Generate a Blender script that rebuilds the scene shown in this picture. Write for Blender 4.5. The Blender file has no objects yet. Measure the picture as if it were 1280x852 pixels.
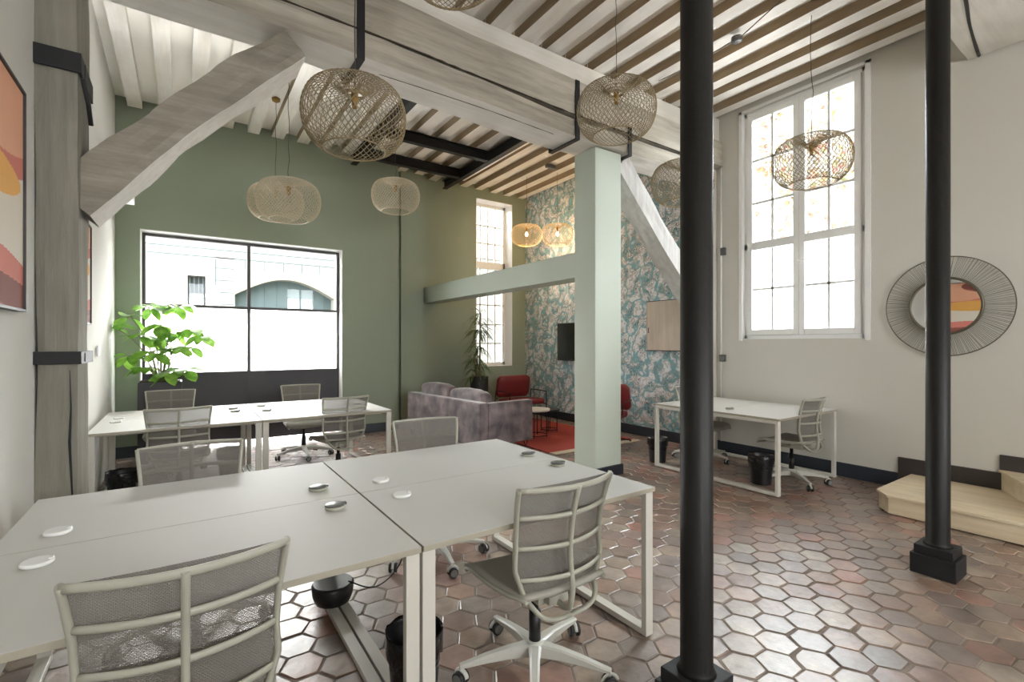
import bpy, math, random
from mathutils import Vector, Matrix
random.seed(7)
PI = math.pi
SC = bpy.context.scene
COL = SC.collection

# ------------------------------------------------------------------ camera
YAW = math.atan2(411.0, 601.0)
cam_data = bpy.data.cameras.new('camera')
cam = bpy.data.objects.new('camera', cam_data)
COL.objects.link(cam)
cam.location = (0, 0, 1.45)
cam.rotation_euler = (PI/2, 0, -YAW)
cam_data.sensor_width = 36.0
cam_data.lens = 36.0*601.0/1280.0
cam_data.shift_y = 3.0/1280.0
cam_data.clip_start = 0.02
SC.camera = cam

# ------------------------------------------------------------------ world, lights, exposure
SC.view_settings.view_transform = 'Standard'
SC.view_settings.look = 'None'
SC.view_settings.gamma = 1
SC.view_settings.use_curve_mapping = False
SC.view_settings.exposure = 0.8
world = bpy.data.worlds.new('world'); SC.world = world
world.use_nodes = True
wn = world.node_tree
bg = wn.nodes['Background']
bg.inputs[0].default_value = (0.90, 0.95, 1.0, 1)
bg.inputs[1].default_value = 8.5

def area(name, loc, target, sx, sy, power, color=(1, 1, 1)):
    l = bpy.data.lights.new(name, 'AREA'); l.shape = 'RECTANGLE'
    l.size = sx; l.size_y = sy; l.energy = power; l.color = color
    o = bpy.data.objects.new(name, l); COL.objects.link(o)
    o.location = loc
    d = Vector(target)-Vector(loc)
    o.rotation_euler = d.to_track_quat('-Z', 'Y').to_euler()
    return o
# daylight standing outside each window, above the sight lines
area('daylight_street', (0.8, 9.9, 4.3), (0.8, 7.0, 1.2), 3.2, 2.2, 800, (1, .98, .96))
area('daylight_court', (7.9, 2.75, 5.6), (5.0, 2.75, 1.6), 3.0, 2.2, 1000, (.88, .95, 1))
area('daylight_small', (5.2, 9.6, 4.9), (5.0, 7.5, 2.0), 1.5, 1.6, 260, (1, .99, .97))
# added fill lamps, aimed up through the windows to brighten the ceiling
area('ceiling_fill_street', (0.8, 9.6, 0.2), (0.8, 4.5, 4.6), 3.0, 2.0, 520, (1, .99, .97))
area('ceiling_fill_court', (8.2, 2.75, 0.4), (4.0, 2.9, 4.6), 3.0, 2.4, 620, (1, .99, .98))
# added fill lamps at the unseen rear windows, aimed up at the ceiling
area('rear_fill_a', (0.6, -3.52, 2.4), (1.2, 1.2, 4.2), 1.0, 1.6, 62, (1, .98, .95))
area('rear_fill_b', (3.6, -3.52, 2.4), (3.6, 1.2, 4.2), 1.0, 1.6, 78, (1, .98, .95))

# ------------------------------------------------------------------ materials
def lin(r, g, b):
    f = lambda c: (c/255/12.92 if c/255 <= .04045 else ((c/255+.055)/1.055)**2.4)
    return (f(r), f(g), f(b), 1)

def new_mat(name):
    m = bpy.data.materials.new(name); m.use_nodes = True
    nt = m.node_tree
    return m, nt, nt.nodes['Principled BSDF']

def N(nt, t, **kw):
    n = nt.nodes.new(t)
    for k, v in kw.items(): setattr(n, k, v)
    return n

def plain(name, col, rough=.5, metal=0, var=.06, scale=8, bump=0, spec=.5, stretch=(1, 1, 1), bscale=None):
    """colour with a slight procedural unevenness"""
    m, nt, p = new_mat(name)
    tc = N(nt, 'ShaderNodeTexCoord'); mp = N(nt, 'ShaderNodeMapping')
    mp.inputs['Scale'].default_value = stretch
    nt.links.new(tc.outputs['Object'], mp.inputs[0])
    no = N(nt, 'ShaderNodeTexNoise'); no.inputs['Scale'].default_value = scale; no.inputs['Detail'].default_value = 4
    nt.links.new(mp.outputs[0], no.inputs['Vector'])
    mix = N(nt, 'ShaderNodeMix', data_type='RGBA')
    c = Vector(col[:3])
    mix.inputs[6].default_value = (*(c*(1-var)), 1); mix.inputs[7].default_value = (*(c*(1+var)), 1)
    nt.links.new(no.outputs['Fac'], mix.inputs[0]); nt.links.new(mix.outputs[2], p.inputs['Base Color'])
    p.inputs['Roughness'].default_value = rough; p.inputs['Metallic'].default_value = metal
    p.inputs['Specular IOR Level'].default_value = spec
    if bump:
        n2 = N(nt, 'ShaderNodeTexNoise'); n2.inputs['Scale'].default_value = bscale or scale*4; n2.inputs['Detail'].default_value = 3
        nt.links.new(mp.outputs[0], n2.inputs['Vector'])
        b = N(nt, 'ShaderNodeBump'); b.inputs['Strength'].default_value = bump; b.inputs['Distance'].default_value = .01
        nt.links.new(n2.outputs['Fac'], b.inputs['Height']); nt.links.new(b.outputs[0], p.inputs['Normal'])
    return m

def timber_mat(name, c1, c2, c3, axis, rough=.8, bump=.5):
    """weathered, whitewashed timber, grain along axis"""
    m, nt, p = new_mat(name)
    tc = N(nt, 'ShaderNodeTexCoord'); mp = N(nt, 'ShaderNodeMapping')
    s = [9, 9, 9]; s[axis] = .7
    mp.inputs['Scale'].default_value = s
    nt.links.new(tc.outputs['Object'], mp.inputs[0])
    a = N(nt, 'ShaderNodeTexNoise'); a.inputs['Scale'].default_value = 1.4; a.inputs['Detail'].default_value = 8; a.inputs['Roughness'].default_value = .7
    nt.links.new(mp.outputs[0], a.inputs['Vector'])
    r = N(nt, 'ShaderNodeValToRGB')
    e = r.color_ramp.elements
    e[0].position = .3; e[0].color = c1; e[1].position = .55; e[1].color = c2
    x = e.new(.75); x.color = c3
    nt.links.new(a.outputs['Fac'], r.inputs[0])
    b2 = N(nt, 'ShaderNodeTexNoise'); b2.inputs['Scale'].default_value = 2.2; b2.inputs['Detail'].default_value = 2
    nt.links.new(tc.outputs['Object'], b2.inputs['Vector'])
    mix = N(nt, 'ShaderNodeMix', data_type='RGBA', blend_type='MULTIPLY'); mix.inputs[0].default_value = .35
    nt.links.new(r.outputs[0], mix.inputs[6]); nt.links.new(b2.outputs['Fac'], mix.inputs[7])
    hs = N(nt, 'ShaderNodeBrightContrast'); hs.inputs['Bright'].default_value = .05
    nt.links.new(mix.outputs[2], hs.inputs[0])
    nt.links.new(hs.outputs[0], p.inputs['Base Color'])
    p.inputs['Roughness'].default_value = rough
    b = N(nt, 'ShaderNodeBump'); b.inputs['Strength'].default_value = bump; b.inputs['Distance'].default_value = .012
    nt.links.new(a.outputs['Fac'], b.inputs['Height']); nt.links.new(b.outputs[0], p.inputs['Normal'])
    return m

M = {}
M['wall_white'] = plain('wall_white', lin(214, 213, 207), .85, var=.02, scale=1.5, bump=.12, bscale=25)
M['wall_cream'] = plain('wall_cream', lin(205, 202, 193), .85, var=.025, scale=1.2, bump=.12, bscale=25)
M['wall_green'] = plain('wall_green', lin(144, 154, 136), .75, var=.05, scale=1.3, bump=.15, bscale=18)
M['sage'] = plain('sage', lin(188, 197, 184), .55, var=.02, scale=1.5, bump=.05)
M['white_paint'] = plain('white_paint', lin(236, 236, 234), .4, var=.01)
M['joist_white'] = timber_mat('joist_white', lin(228, 219, 206), lin(243, 238, 230), lin(248, 245, 240), 1, bump=.25)
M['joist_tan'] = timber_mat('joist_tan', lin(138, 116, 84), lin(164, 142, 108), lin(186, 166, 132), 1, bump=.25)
M['deck_white'] = plain('deck_white', lin(244, 239, 231), .85, var=.04, scale=3)
M['beam_wood'] = timber_mat('beam_wood', lin(148, 140, 124), lin(186, 179, 163), lin(206, 200, 187), 0, bump=.7)
M['beam_under_lit'] = timber_mat('beam_under_lit', lin(216, 210, 200), lin(232, 227, 219), lin(238, 235, 228), 0, bump=.5)  # lighter copy for timber undersides, the light on them put into the colour
M['plate_wood'] = timber_mat('plate_wood', lin(224, 218, 206), lin(238, 234, 225), lin(244, 241, 235), 0, bump=.3)
M['post_wood'] = timber_mat('post_wood', lin(112, 107, 94), lin(132, 127, 112), lin(148, 143, 128), 2, bump=.5)
M['brace_wood'] = timber_mat('brace_wood', lin(118, 110, 96), lin(148, 140, 125), lin(172, 164, 150), 0, bump=.6)
M['pale_wood'] = timber_mat('pale_wood', lin(186, 184, 180), lin(214, 212, 208), lin(228, 226, 222), 2, bump=.5)
M['crack_shade'] = plain('crack_shadow', lin(62, 54, 44), .9)  # dark tone for the shade inside the beam cracks
M['black_steel'] = plain('black_steel', lin(38, 38, 40), .55, 0, var=.12, scale=12, bump=.06, spec=.3)
M['pole_black'] = plain('pole_black', lin(22, 21, 20), .5, 0, var=.1, scale=9, bump=.1, spec=.35)
M['dark_frame'] = plain('dark_frame', lin(58, 54, 54), .45)
M['dark_panel'] = plain('dark_panel', lin(58, 57, 62), .5, var=.08, scale=3)
M['navy'] = plain('navy', lin(40, 46, 56), .45)
M['brown_base'] = plain('brown_base', lin(58, 52, 50), .5)
M['desk_top'] = plain('desk_top', lin(190, 189, 184), .55, var=.008, scale=20, spec=.3)
M['desk_edge_shade'] = plain('desk_edge_shade', lin(164, 158, 142), .5, var=.02)  # desktop sides darker than the top, shade put into the colour
M['desk_leg'] = plain('desk_leg', lin(206, 203, 193), .35, var=.01)
M['chair_plastic'] = plain('chair_plastic', lin(168, 167, 153), .4, var=.02)
M['chair_base'] = plain('chair_base', lin(200, 199, 191), .3, var=.02)
M['seat_fabric'] = plain('seat_fabric', lin(164, 161, 150), .9, var=.18, scale=380, bump=.2)
M['rubber'] = plain('rubber', lin(32, 32, 33), .6)
M['wheel_grey'] = plain('wheel_grey', lin(120, 120, 116), .5)
M['black_plastic'] = plain('black_plastic', lin(24, 24, 25), .4)
M['bag_black'] = plain('bag_black', lin(22, 22, 24), .25, bump=1.0, scale=12, bscale=30)
M['grommet_dark'] = plain('grommet_dark', lin(92, 92, 90), .35)
M['grommet_white'] = plain('grommet_white', lin(236, 236, 234), .25)
M['bamboo'] = plain('bamboo', lin(150, 134, 102), .5, var=.25, scale=30)
M['bamboo_pale'] = plain('bamboo_pale', lin(200, 188, 162), .35, var=.2, scale=30)
M['brass'] = plain('brass', lin(150, 118, 60), .4, metal=.5)
M['cord'] = plain('cord', lin(74, 68, 58), .6)
M['red_leather'] = plain('red_leather', lin(122, 38, 38), .45, var=.15, scale=10, bump=.1)
M['pot_black'] = plain('pot_black', lin(40, 37, 37), .55)
M['soil'] = plain('soil', lin(52, 40, 30), .95, var=.3, scale=40)
M['stem_green'] = plain('stem_green', lin(118, 122, 84), .7)
M['stem_brown'] = plain('stem_brown', lin(140, 118, 88), .8)
M['ply'] = timber_mat('ply', lin(208, 184, 146), lin(232, 214, 180), lin(240, 226, 198), 1, rough=.5, bump=.1)
M['stone'] = plain('stone', lin(140, 137, 130), .9, var=.08, scale=2)
M['arch_stone'] = plain('arch_stone', lin(150, 138, 118), .9)
M['door_teal'] = plain('door_teal', lin(70, 82, 84), .7)
M['street'] = plain('street', lin(120, 118, 114), .9)
M['mirror'] = plain('mirror', (.92, .92, .92, 1), .015, metal=1, var=0)
M['wire_bronze'] = plain('wire_bronze', lin(104, 98, 82), .4, metal=.4)
M['screen'] = plain('screen', lin(22, 26, 24), .25)
M['cabinet_wood'] = timber_mat('cabinet_wood', lin(184, 166, 146), lin(204, 188, 170), lin(214, 200, 184), 2, rough=.5, bump=.08)
M['table_white'] = plain('table_white', lin(214, 208, 198), .4)
M['art_paper'] = plain('art_paper', lin(214, 205, 190), .7, var=.01)
M['art_brown'] = plain('art_brown', lin(128, 72, 60), .7, var=.05)
M['art_rose'] = plain('art_rose', lin(200, 118, 104), .7, var=.05)
M['art_salmon'] = plain('art_salmon', lin(220, 164, 134), .7, var=.04)
M['art_ochre'] = plain('art_ochre', lin(222, 166, 84), .7, var=.05)
M['switch_white'] = plain('switch_white', lin(230, 230, 228), .4)

def leaf_mat(name, c1, c2, trans=.35):
    m, nt, p = new_mat(name)
    tc = N(nt, 'ShaderNodeTexCoord'); no = N(nt, 'ShaderNodeTexNoise'); no.inputs['Scale'].default_value = 7
    nt.links.new(tc.outputs['Object'], no.inputs['Vector'])
    r = N(nt, 'ShaderNodeValToRGB'); r.color_ramp.elements[0].color = c1; r.color_ramp.elements[1].color = c2
    r.color_ramp.elements[0].position = .35; r.color_ramp.elements[1].position = .65
    nt.links.new(no.outputs['Fac'], r.inputs[0]); nt.links.new(r.outputs[0], p.inputs['Base Color'])
    p.inputs['Roughness'].default_value = .45
    t = N(nt, 'ShaderNodeBsdfTranslucent'); nt.links.new(r.outputs[0], t.inputs[0])
    mx = N(nt, 'ShaderNodeMixShader'); mx.inputs[0].default_value = trans
    nt.links.new(p.outputs[0], mx.inputs[1]); nt.links.new(t.outputs[0], mx.inputs[2])
    nt.links.new(mx.outputs[0], nt.nodes['Material Output'].inputs[0])
    return m
M['leaf'] = leaf_mat('leaf', lin(84, 130, 44), lin(150, 196, 82), .5)
M['leaf_dark'] = leaf_mat('leaf_dark', lin(62, 84, 50), lin(110, 136, 84), .25)
M['creeper'] = leaf_mat('creeper', lin(170, 104, 100), lin(166, 176, 128), .3)
M['court_white'] = plain('court_white', lin(196, 192, 186), .9, var=.05, scale=2)

def glass_mat():
    m, nt, p = new_mat('clear_glass')
    nt.nodes.remove(p)
    t = N(nt, 'ShaderNodeBsdfTransparent'); t.inputs[0].default_value = (.97, .98, .98, 1)
    g = N(nt, 'ShaderNodeBsdfGlossy'); g.inputs['Roughness'].default_value = .02
    f = N(nt, 'ShaderNodeFresnel'); f.inputs[0].default_value = 1.35
    mx = N(nt, 'ShaderNodeMixShader')
    nt.links.new(f.outputs[0], mx.inputs[0]); nt.links.new(t.outputs[0], mx.inputs[1]); nt.links.new(g.outputs[0], mx.inputs[2])
    nt.links.new(mx.outputs[0], nt.nodes['Material Output'].inputs[0])
    return m
M['glass'] = glass_mat()

def frosted_mat():
    m, nt, p = new_mat('frosted_glass')
    nt.nodes.remove(p)
    t = N(nt, 'ShaderNodeBsdfTranslucent'); t.inputs[0].default_value = (.95, .96, .97, 1)
    d = N(nt, 'ShaderNodeBsdfDiffuse'); d.inputs[0].default_value = (.85, .87, .88, 1)
    mx = N(nt, 'ShaderNodeMixShader'); mx.inputs[0].default_value = .12
    nt.links.new(t.outputs[0], mx.inputs[1]); nt.links.new(d.outputs[0], mx.inputs[2])
    nt.links.new(mx.outputs[0], nt.nodes['Material Output'].inputs[0])
    return m
M['frosted'] = frosted_mat()

def mesh_fabric():
    m, nt, p = new_mat('mesh_fabric')
    uv = N(nt, 'ShaderNodeUVMap')
    mp = N(nt, 'ShaderNodeMapping'); mp.inputs['Scale'].default_value = (1, 1, 1)
    nt.links.new(uv.outputs[0], mp.inputs[0])
    vo = N(nt, 'ShaderNodeTexBrick')
    vo.inputs['Scale'].default_value = 1.0
    vo.inputs['Color1'].default_value = (1, 1, 1, 1); vo.inputs['Color2'].default_value = (1, 1, 1, 1); vo.inputs['Mortar'].default_value = (0, 0, 0, 1)
    vo.inputs['Mortar Size'].default_value = .0011; vo.inputs['Brick Width'].default_value = .0085; vo.inputs['Row Height'].default_value = .0042
    vo.inputs['Mortar Smooth'].default_value = .3
    nt.links.new(mp.outputs[0], vo.inputs['Vector'])
    p.inputs['Base Color'].default_value = lin(118, 114, 107); p.inputs['Roughness'].default_value = .8
    tr = N(nt, 'ShaderNodeBsdfTransparent')
    mul = N(nt, 'ShaderNodeMath', operation='MULTIPLY'); mul.inputs[1].default_value = .42
    nt.links.new(vo.outputs['Color'], mul.inputs[0])
    mx = N(nt, 'ShaderNodeMixShader')
    nt.links.new(mul.outputs[0], mx.inputs[0]); nt.links.new(p.outputs[0], mx.inputs[1]); nt.links.new(tr.outputs[0], mx.inputs[2])
    nt.links.new(mx.outputs[0], nt.nodes['Material Output'].inputs[0])
    return m
M['mesh_fabric'] = mesh_fabric()

def velvet():
    m, nt, p = new_mat('velvet')
    tc = N(nt, 'ShaderNodeTexCoord'); mp = N(nt, 'ShaderNodeMapping'); mp.inputs['Scale'].default_value = (1.2, 1.2, 1.2)
    nt.links.new(tc.outputs['Object'], mp.inputs[0])
    no = N(nt, 'ShaderNodeTexNoise'); no.inputs['Scale'].default_value = 4; no.inputs['Detail'].default_value = 3
    no.inputs['Distortion'].default_value = .3
    nt.links.new(mp.outputs[0], no.inputs['Vector'])
    r = N(nt, 'ShaderNodeValToRGB'); r.color_ramp.elements[0].color = lin(72, 66, 70); r.color_ramp.elements[1].color = lin(146, 132, 132)
    r.color_ramp.elements[0].position = .32; r.color_ramp.elements[1].position = .72
    nt.links.new(no.outputs['Fac'], r.inputs[0]); nt.links.new(r.outputs[0], p.inputs['Base Color'])
    p.inputs['Roughness'].default_value = .7; p.inputs['Sheen Weight'].default_value = .6; p.inputs['Sheen Roughness'].default_value = .3
    return m
M['velvet'] = velvet()

def wallpaper():
    m, nt, p = new_mat('wallpaper')
    tc = N(nt, 'ShaderNodeTexCoord')
    warp = N(nt, 'ShaderNodeTexNoise'); warp.inputs['Scale'].default_value = 3.2; warp.inputs['Detail'].default_value = 3
    nt.links.new(tc.outputs['Object'], warp.inputs['Vector'])
    add = N(nt, 'ShaderNodeMix', data_type='RGBA', blend_type='LINEAR_LIGHT'); add.inputs[0].default_value = .15
    nt.links.new(tc.outputs['Object'], add.inputs[6]); nt.links.new(warp.outputs['Color'], add.inputs[7])
    # big teal patches on white
    n1 = N(nt, 'ShaderNodeTexNoise'); n1.inputs['Scale'].default_value = 5.2; n1.inputs['Detail'].default_value = 1.5
    nt.links.new(add.outputs[2], n1.inputs['Vector'])
    r1 = N(nt, 'ShaderNodeValToRGB'); e = r1.color_ramp.elements
    e[0].position = .42; e[0].color = lin(230, 231, 232); e[1].position = .46; e[1].color = lin(172, 202, 208)
    e.new(.50).color = lin(116, 168, 180); e.new(.56).color = lin(136, 184, 194); e.new(.59).color = lin(226, 228, 230)
    nt.links.new(n1.outputs['Fac'], r1.inputs[0])
    # leafy strokes: warped waves
    w = N(nt, 'ShaderNodeTexWave'); w.inputs['Scale'].default_value = 9.0; w.inputs['Distortion'].default_value = 18; w.inputs['Detail'].default_value = 2; w.inputs['Detail Scale'].default_value = 2.4
    w.bands_direction = 'DIAGONAL'
    nt.links.new(add.outputs[2], w.inputs['Vector'])
    r2 = N(nt, 'ShaderNodeValToRGB'); e = r2.color_ramp.elements
    e[0].position = .16; e[0].color = (1, 1, 1, 1); e[1].position = .3; e[1].color = (0, 0, 0, 1)
    nt.links.new(w.outputs['Fac'], r2.inputs[0])
    n3 = N(nt, 'ShaderNodeTexNoise'); n3.inputs['Scale'].default_value = 5; n3.inputs['Detail'].default_value = 2
    nt.links.new(tc.outputs['Object'], n3.inputs['Vector'])
    r3 = N(nt, 'ShaderNodeValToRGB'); e = r3.color_ramp.elements
    e[0].position = .40; e[0].color = (0, 0, 0, 1); e[1].position = .56; e[1].color = (1, 1, 1, 1)
    nt.links.new(n3.outputs['Fac'], r3.inputs[0])
    mm = N(nt, 'ShaderNodeMath', operation='MULTIPLY'); nt.links.new(r2.outputs[0], mm.inputs[0]); nt.links.new(r3.outputs[0], mm.inputs[1])
    mx = N(nt, 'ShaderNodeMix', data_type='RGBA'); nt.links.new(mm.outputs[0], mx.inputs[0]); nt.links.new(r1.outputs[0], mx.inputs[6]); mx.inputs[7].default_value = lin(84, 90, 94)
    w2 = N(nt, 'ShaderNodeTexWave'); w2.inputs['Scale'].default_value = 9.0; w2.inputs['Distortion'].default_value = 12; w2.inputs['Detail'].default_value = 2; w2.inputs['Phase Offset'].default_value = 2
    nt.links.new(add.outputs[2], w2.inputs['Vector'])
    r4 = N(nt, 'ShaderNodeValToRGB'); e = r4.color_ramp.elements
    e[0].position = .12; e[0].color = (.7, .7, .7, 1); e[1].position = .26; e[1].color = (0, 0, 0, 1)
    nt.links.new(w2.outputs['Fac'], r4.inputs[0])
    mx2 = N(nt, 'ShaderNodeMix', data_type='RGBA'); nt.links.new(r4.outputs[0], mx2.inputs[0]); nt.links.new(mx.outputs[2], mx2.inputs[6]); mx2.inputs[7].default_value = lin(168, 164, 158)
    nt.links.new(mx2.outputs[2], p.inputs['Base Color'])
    p.inputs['Roughness'].default_value = .6
    return m
M['wallpaper'] = wallpaper()

def rug_mat():
    return plain('rug_red', lin(168, 66, 54), .95, var=.16, scale=6, bump=.5, bscale=300)
M['rug'] = rug_mat()
M['rug_border'] = plain('rug_border', lin(206, 190, 168), .95, var=.05, scale=200)

def floor_mat():
    m, nt, p = new_mat('terracotta')
    at = N(nt, 'ShaderNodeAttribute'); at.attribute_name = 'tile'
    sep = N(nt, 'ShaderNodeSeparateColor'); nt.links.new(at.outputs['Color'], sep.inputs[0])
    r = N(nt, 'ShaderNodeValToRGB'); e = r.color_ramp.elements
    e[0].position = 0; e[0].color = lin(116, 104, 96); e[1].position = 1; e[1].color = lin(150, 140, 126)
    e.new(.28).color = lin(138, 106, 86); e.new(.5).color = lin(150, 134, 116); e.new(.68).color = lin(122, 108, 100); e.new(.86).color = lin(150, 102, 82)
    nt.links.new(sep.outputs[0], r.inputs[0])
    tc = N(nt, 'ShaderNodeTexCoord')
    no = N(nt, 'ShaderNodeTexNoise'); no.inputs['Scale'].default_value = 5; no.inputs['Detail'].default_value = 9; no.inputs['Roughness'].default_value = .65
    nt.links.new(tc.outputs['Object'], no.inputs['Vector'])
    r2 = N(nt, 'ShaderNodeValToRGB'); e = r2.color_ramp.elements
    e[0].position = .3; e[0].color = (.42, .36, .33, 1); e[1].position = .7; e[1].color = (1.28, 1.28, 1.28, 1)
    nt.links.new(no.outputs['Fac'], r2.inputs[0])
    mx = N(nt, 'ShaderNodeMix', data_type='RGBA', blend_type='MULTIPLY'); mx.inputs[0].default_value = 1
    nt.links.new(r.outputs[0], mx.inputs[6]); nt.links.new(r2.outputs[0], mx.inputs[7])
    nt.links.new(mx.outputs[2], p.inputs['Base Color'])
    rr = N(nt, 'ShaderNodeMapRange'); rr.inputs[3].default_value = .28; rr.inputs[4].default_value = .56
    nt.links.new(no.outputs['Fac'], rr.inputs[0]); nt.links.new(rr.outputs[0], p.inputs['Roughness'])
    p.inputs['Specular IOR Level'].default_value = .8
    p.inputs['Coat Weight'].default_value = .8; p.inputs['Coat Roughness'].default_value = .4; p.inputs['Coat IOR'].default_value = 1.6
    b = N(nt, 'ShaderNodeBump'); b.inputs['Strength'].default_value = .6; b.inputs['Distance'].default_value = .009
    n2 = N(nt, 'ShaderNodeTexNoise'); n2.inputs['Scale'].default_value = 16; n2.inputs['Detail'].default_value = 4
    nt.links.new(tc.outputs['Object'], n2.inputs['Vector'])
    nt.links.new(n2.outputs['Fac'], b.inputs['Height']); nt.links.new(b.outputs[0], p.inputs['Normal'])
    return m
M['terracotta'] = floor_mat()
M['grout'] = plain('grout', lin(124, 112, 102), .8, var=.75, scale=5)

# ------------------------------------------------------------------ mesh builder
class MB:
    def __init__(s): s.v = []; s.f = []; s.m = []; s.sm = []
    def add(s, vs, fs, mi=0, smooth=False):
        o = len(s.v); s.v += [tuple(v) for v in vs]
        for i, f in enumerate(fs):
            s.f.append([o+k for k in f]); s.m.append(mi if isinstance(mi, int) else mi[i]); s.sm.append(smooth)
        return s
    def box(s, x0, x1, y0, y1, z0, z1, mi=0):
        v = [(x, y, z) for z in (z0, z1) for y in (y0, y1) for x in (x0, x1)]
        # faces: bottom, top, -y, +y, -x, +x
        return s.add(v, [(0, 2, 3, 1), (4, 5, 7, 6), (0, 1, 5, 4), (2, 6, 7, 3), (0, 4, 6, 2), (1, 3, 7, 5)], mi)
    def hexa(s, b, t, mi=0):
        """b, t: four points each, counter-clockwise from above"""
        return s.add(list(b)+list(t), [(3, 2, 1, 0), (4, 5, 6, 7), (0, 1, 5, 4), (1, 2, 6, 5), (2, 3, 7, 6), (3, 0, 4, 7)], mi)
    def prism(s, poly, z0, z1, mi=0, M4=None):
        n = len(poly)
        v = [(x, y, z0) for x, y in poly]+[(x, y, z1) for x, y in poly]
        if M4: v = [M4 @ Vector(p) for p in v]
        f = [tuple(range(n-1, -1, -1)), tuple(range(n, 2*n))]+[(i, (i+1) % n, n+(i+1) % n, n+i) for i in range(n)]
        return s.add(v, f, mi)
    def lathe(s, prof, n=24, c=(0, 0, 0), mi=0, smooth=True, cap=True, M4=None):
        v = []
        for r, z in prof:
            for k in range(n):
                a = 2*PI*k/n
                p = Vector((c[0]+r*math.cos(a), c[1]+r*math.sin(a), c[2]+z))
                v.append(M4 @ p if M4 else p)
        f = []
        for i in range(len(prof)-1):
            for k in range(n):
                f.append((i*n+k, i*n+(k+1) % n, (i+1)*n+(k+1) % n, (i+1)*n+k))
        s.add(v, f, mi, smooth)
        if cap:
            o = len(s.v)-len(v)
            s.f.append([o+k for k in range(n-1, -1, -1)]); s.m.append(mi); s.sm.append(False)
            s.f.append([o+(len(prof)-1)*n+k for k in range(n)]); s.m.append(mi); s.sm.append(False)
        return s
    def tube(s, pts, r, n=6, mi=0, closed=False, ry=None, up=None, smooth=True, cap=True):
        """sweep an ellipse (r along side, ry along up) along pts"""
        P = [Vector(p) for p in pts]; m = len(P); rings = []
        prev = Vector(up) if up else None
        for i in range(m):
            if closed: t = (P[(i+1) % m]-P[i-1]).normalized()
            else: t = (P[min(i+1, m-1)]-P[max(i-1, 0)]).normalized()
            if prev is None:
                prev = Vector((0, 0, 1)) if abs(t.z) < .9 else Vector((0, 1, 0))
            u = (prev-t*prev.dot(t))
            if u.length < 1e-6: u = t.orthogonal()
            u.normalize(); w = t.cross(u)
            if not up: prev = u
            rr = r[i] if isinstance(r, (list, tuple)) else r
            r2 = (ry[i] if isinstance(ry, (list, tuple)) else ry) if ry is not None else rr
            rings.append([P[i]+w*rr*math.cos(2*PI*(k+.5)/n)+u*r2*math.sin(2*PI*(k+.5)/n) for k in range(n)])
        v = [p for ri in rings for p in ri]; f = []
        for i in range(m if closed else m-1):
            j = (i+1) % m
            for k in range(n):
                f.append((i*n+k, j*n+k, j*n+(k+1) % n, i*n+(k+1) % n))
        s.add(v, f, mi, smooth)
        if cap and not closed:
            o = len(s.v)-len(v)
            s.f.append([o+k for k in range(n)]); s.m.append(mi); s.sm.append(False)
            s.f.append([o+(m-1)*n+k for k in range(n-1, -1, -1)]); s.m.append(mi); s.sm.append(False)
        return s
    def grid(s, fn, nu, nv, mi=0, smooth=True):
        v = [fn(i/nu, j/nv) for j in range(nv+1) for i in range(nu+1)]
        f = [(j*(nu+1)+i, j*(nu+1)+i+1, (j+1)*(nu+1)+i+1, (j+1)*(nu+1)+i) for j in range(nv) for i in range(nu)]
        return s.add(v, f, mi, smooth)
    def build(s, name, mats, parent=None, bevel=0, solid=0, sub=0, loc=None, seg=2):
        me = bpy.data.meshes.new(name)
        me.from_pydata(s.v, [], s.f); me.update()
        if not isinstance(mats, (list, tuple)): mats = [mats]
        for m in mats: me.materials.append(M[m] if isinstance(m, str) else m)
        me.polygons.foreach_set('material_index', s.m)
        me.polygons.foreach_set('use_smooth', s.sm)
        o = bpy.data.objects.new(name, me); COL.objects.link(o)
        if parent: o.parent = parent
        if loc: o.location = loc
        if solid:
            d = o.modifiers.new('solid', 'SOLIDIFY'); d.thickness = solid; d.offset = 0
        if bevel:
            d = o.modifiers.new('bevel', 'BEVEL'); d.width = bevel; d.segments = seg; d.limit_method = 'ANGLE'; d.angle_limit = .7
        if sub:
            d = o.modifiers.new('sub', 'SUBSURF'); d.levels = sub; d.render_levels = sub
        return o

def tag(o, label, cat, group=None, kind=None):
    if label: o['label'] = label
    if cat: o['category'] = cat
    if group: o['group'] = group
    if kind: o['kind'] = kind
    return o
def thing(name, label, cat, loc=(0, 0, 0), rz=0, group=None):
    o = bpy.data.objects.new(name, None); COL.objects.link(o)
    o.empty_display_size = .1
    o.location = loc; o.rotation_euler = (0, 0, rz)
    return tag(o, label, cat, group)
def struct(o): o['kind'] = 'structure'; return o
def kids(o): return list(o.children)
def copy_tree(o, parent=None):
    c = o.copy(); COL.objects.link(c); c.parent = parent
    for ch in kids(o): copy_tree(ch, c)
    return c
def place(proto, first, loc, rz, label, group=None, scale=1):
    o = proto if first else copy_tree(proto)
    o.location = loc; o.rotation_euler = (0, 0, rz); o['label'] = label
    if group: o['group'] = group
    if scale != 1: o.scale = (scale,)*3
    return o
def smooth_path(pts, n=6):
    P = [Vector(p) for p in pts]; out = []
    for i in range(len(P)-1):
        a = P[max(i-1, 0)]; b = P[i]; c = P[i+1]; d = P[min(i+2, len(P)-1)]
        for k in range(n):
            t = k/n
            out.append(.5*((2*b)+(c-a)*t+(2*a-5*b+4*c-d)*t*t+(3*b-a-3*c+d)*t*t*t))
    out.append(P[-1]); return out

# ------------------------------------------------------------------ room shell
ZC = 4.47          # underside of joists
ZD = 4.572          # underside of the boards
XR = 5.95
YB = 8.2
YREAR = -3.2
def xl(y): return -.63-.0099*y

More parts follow.
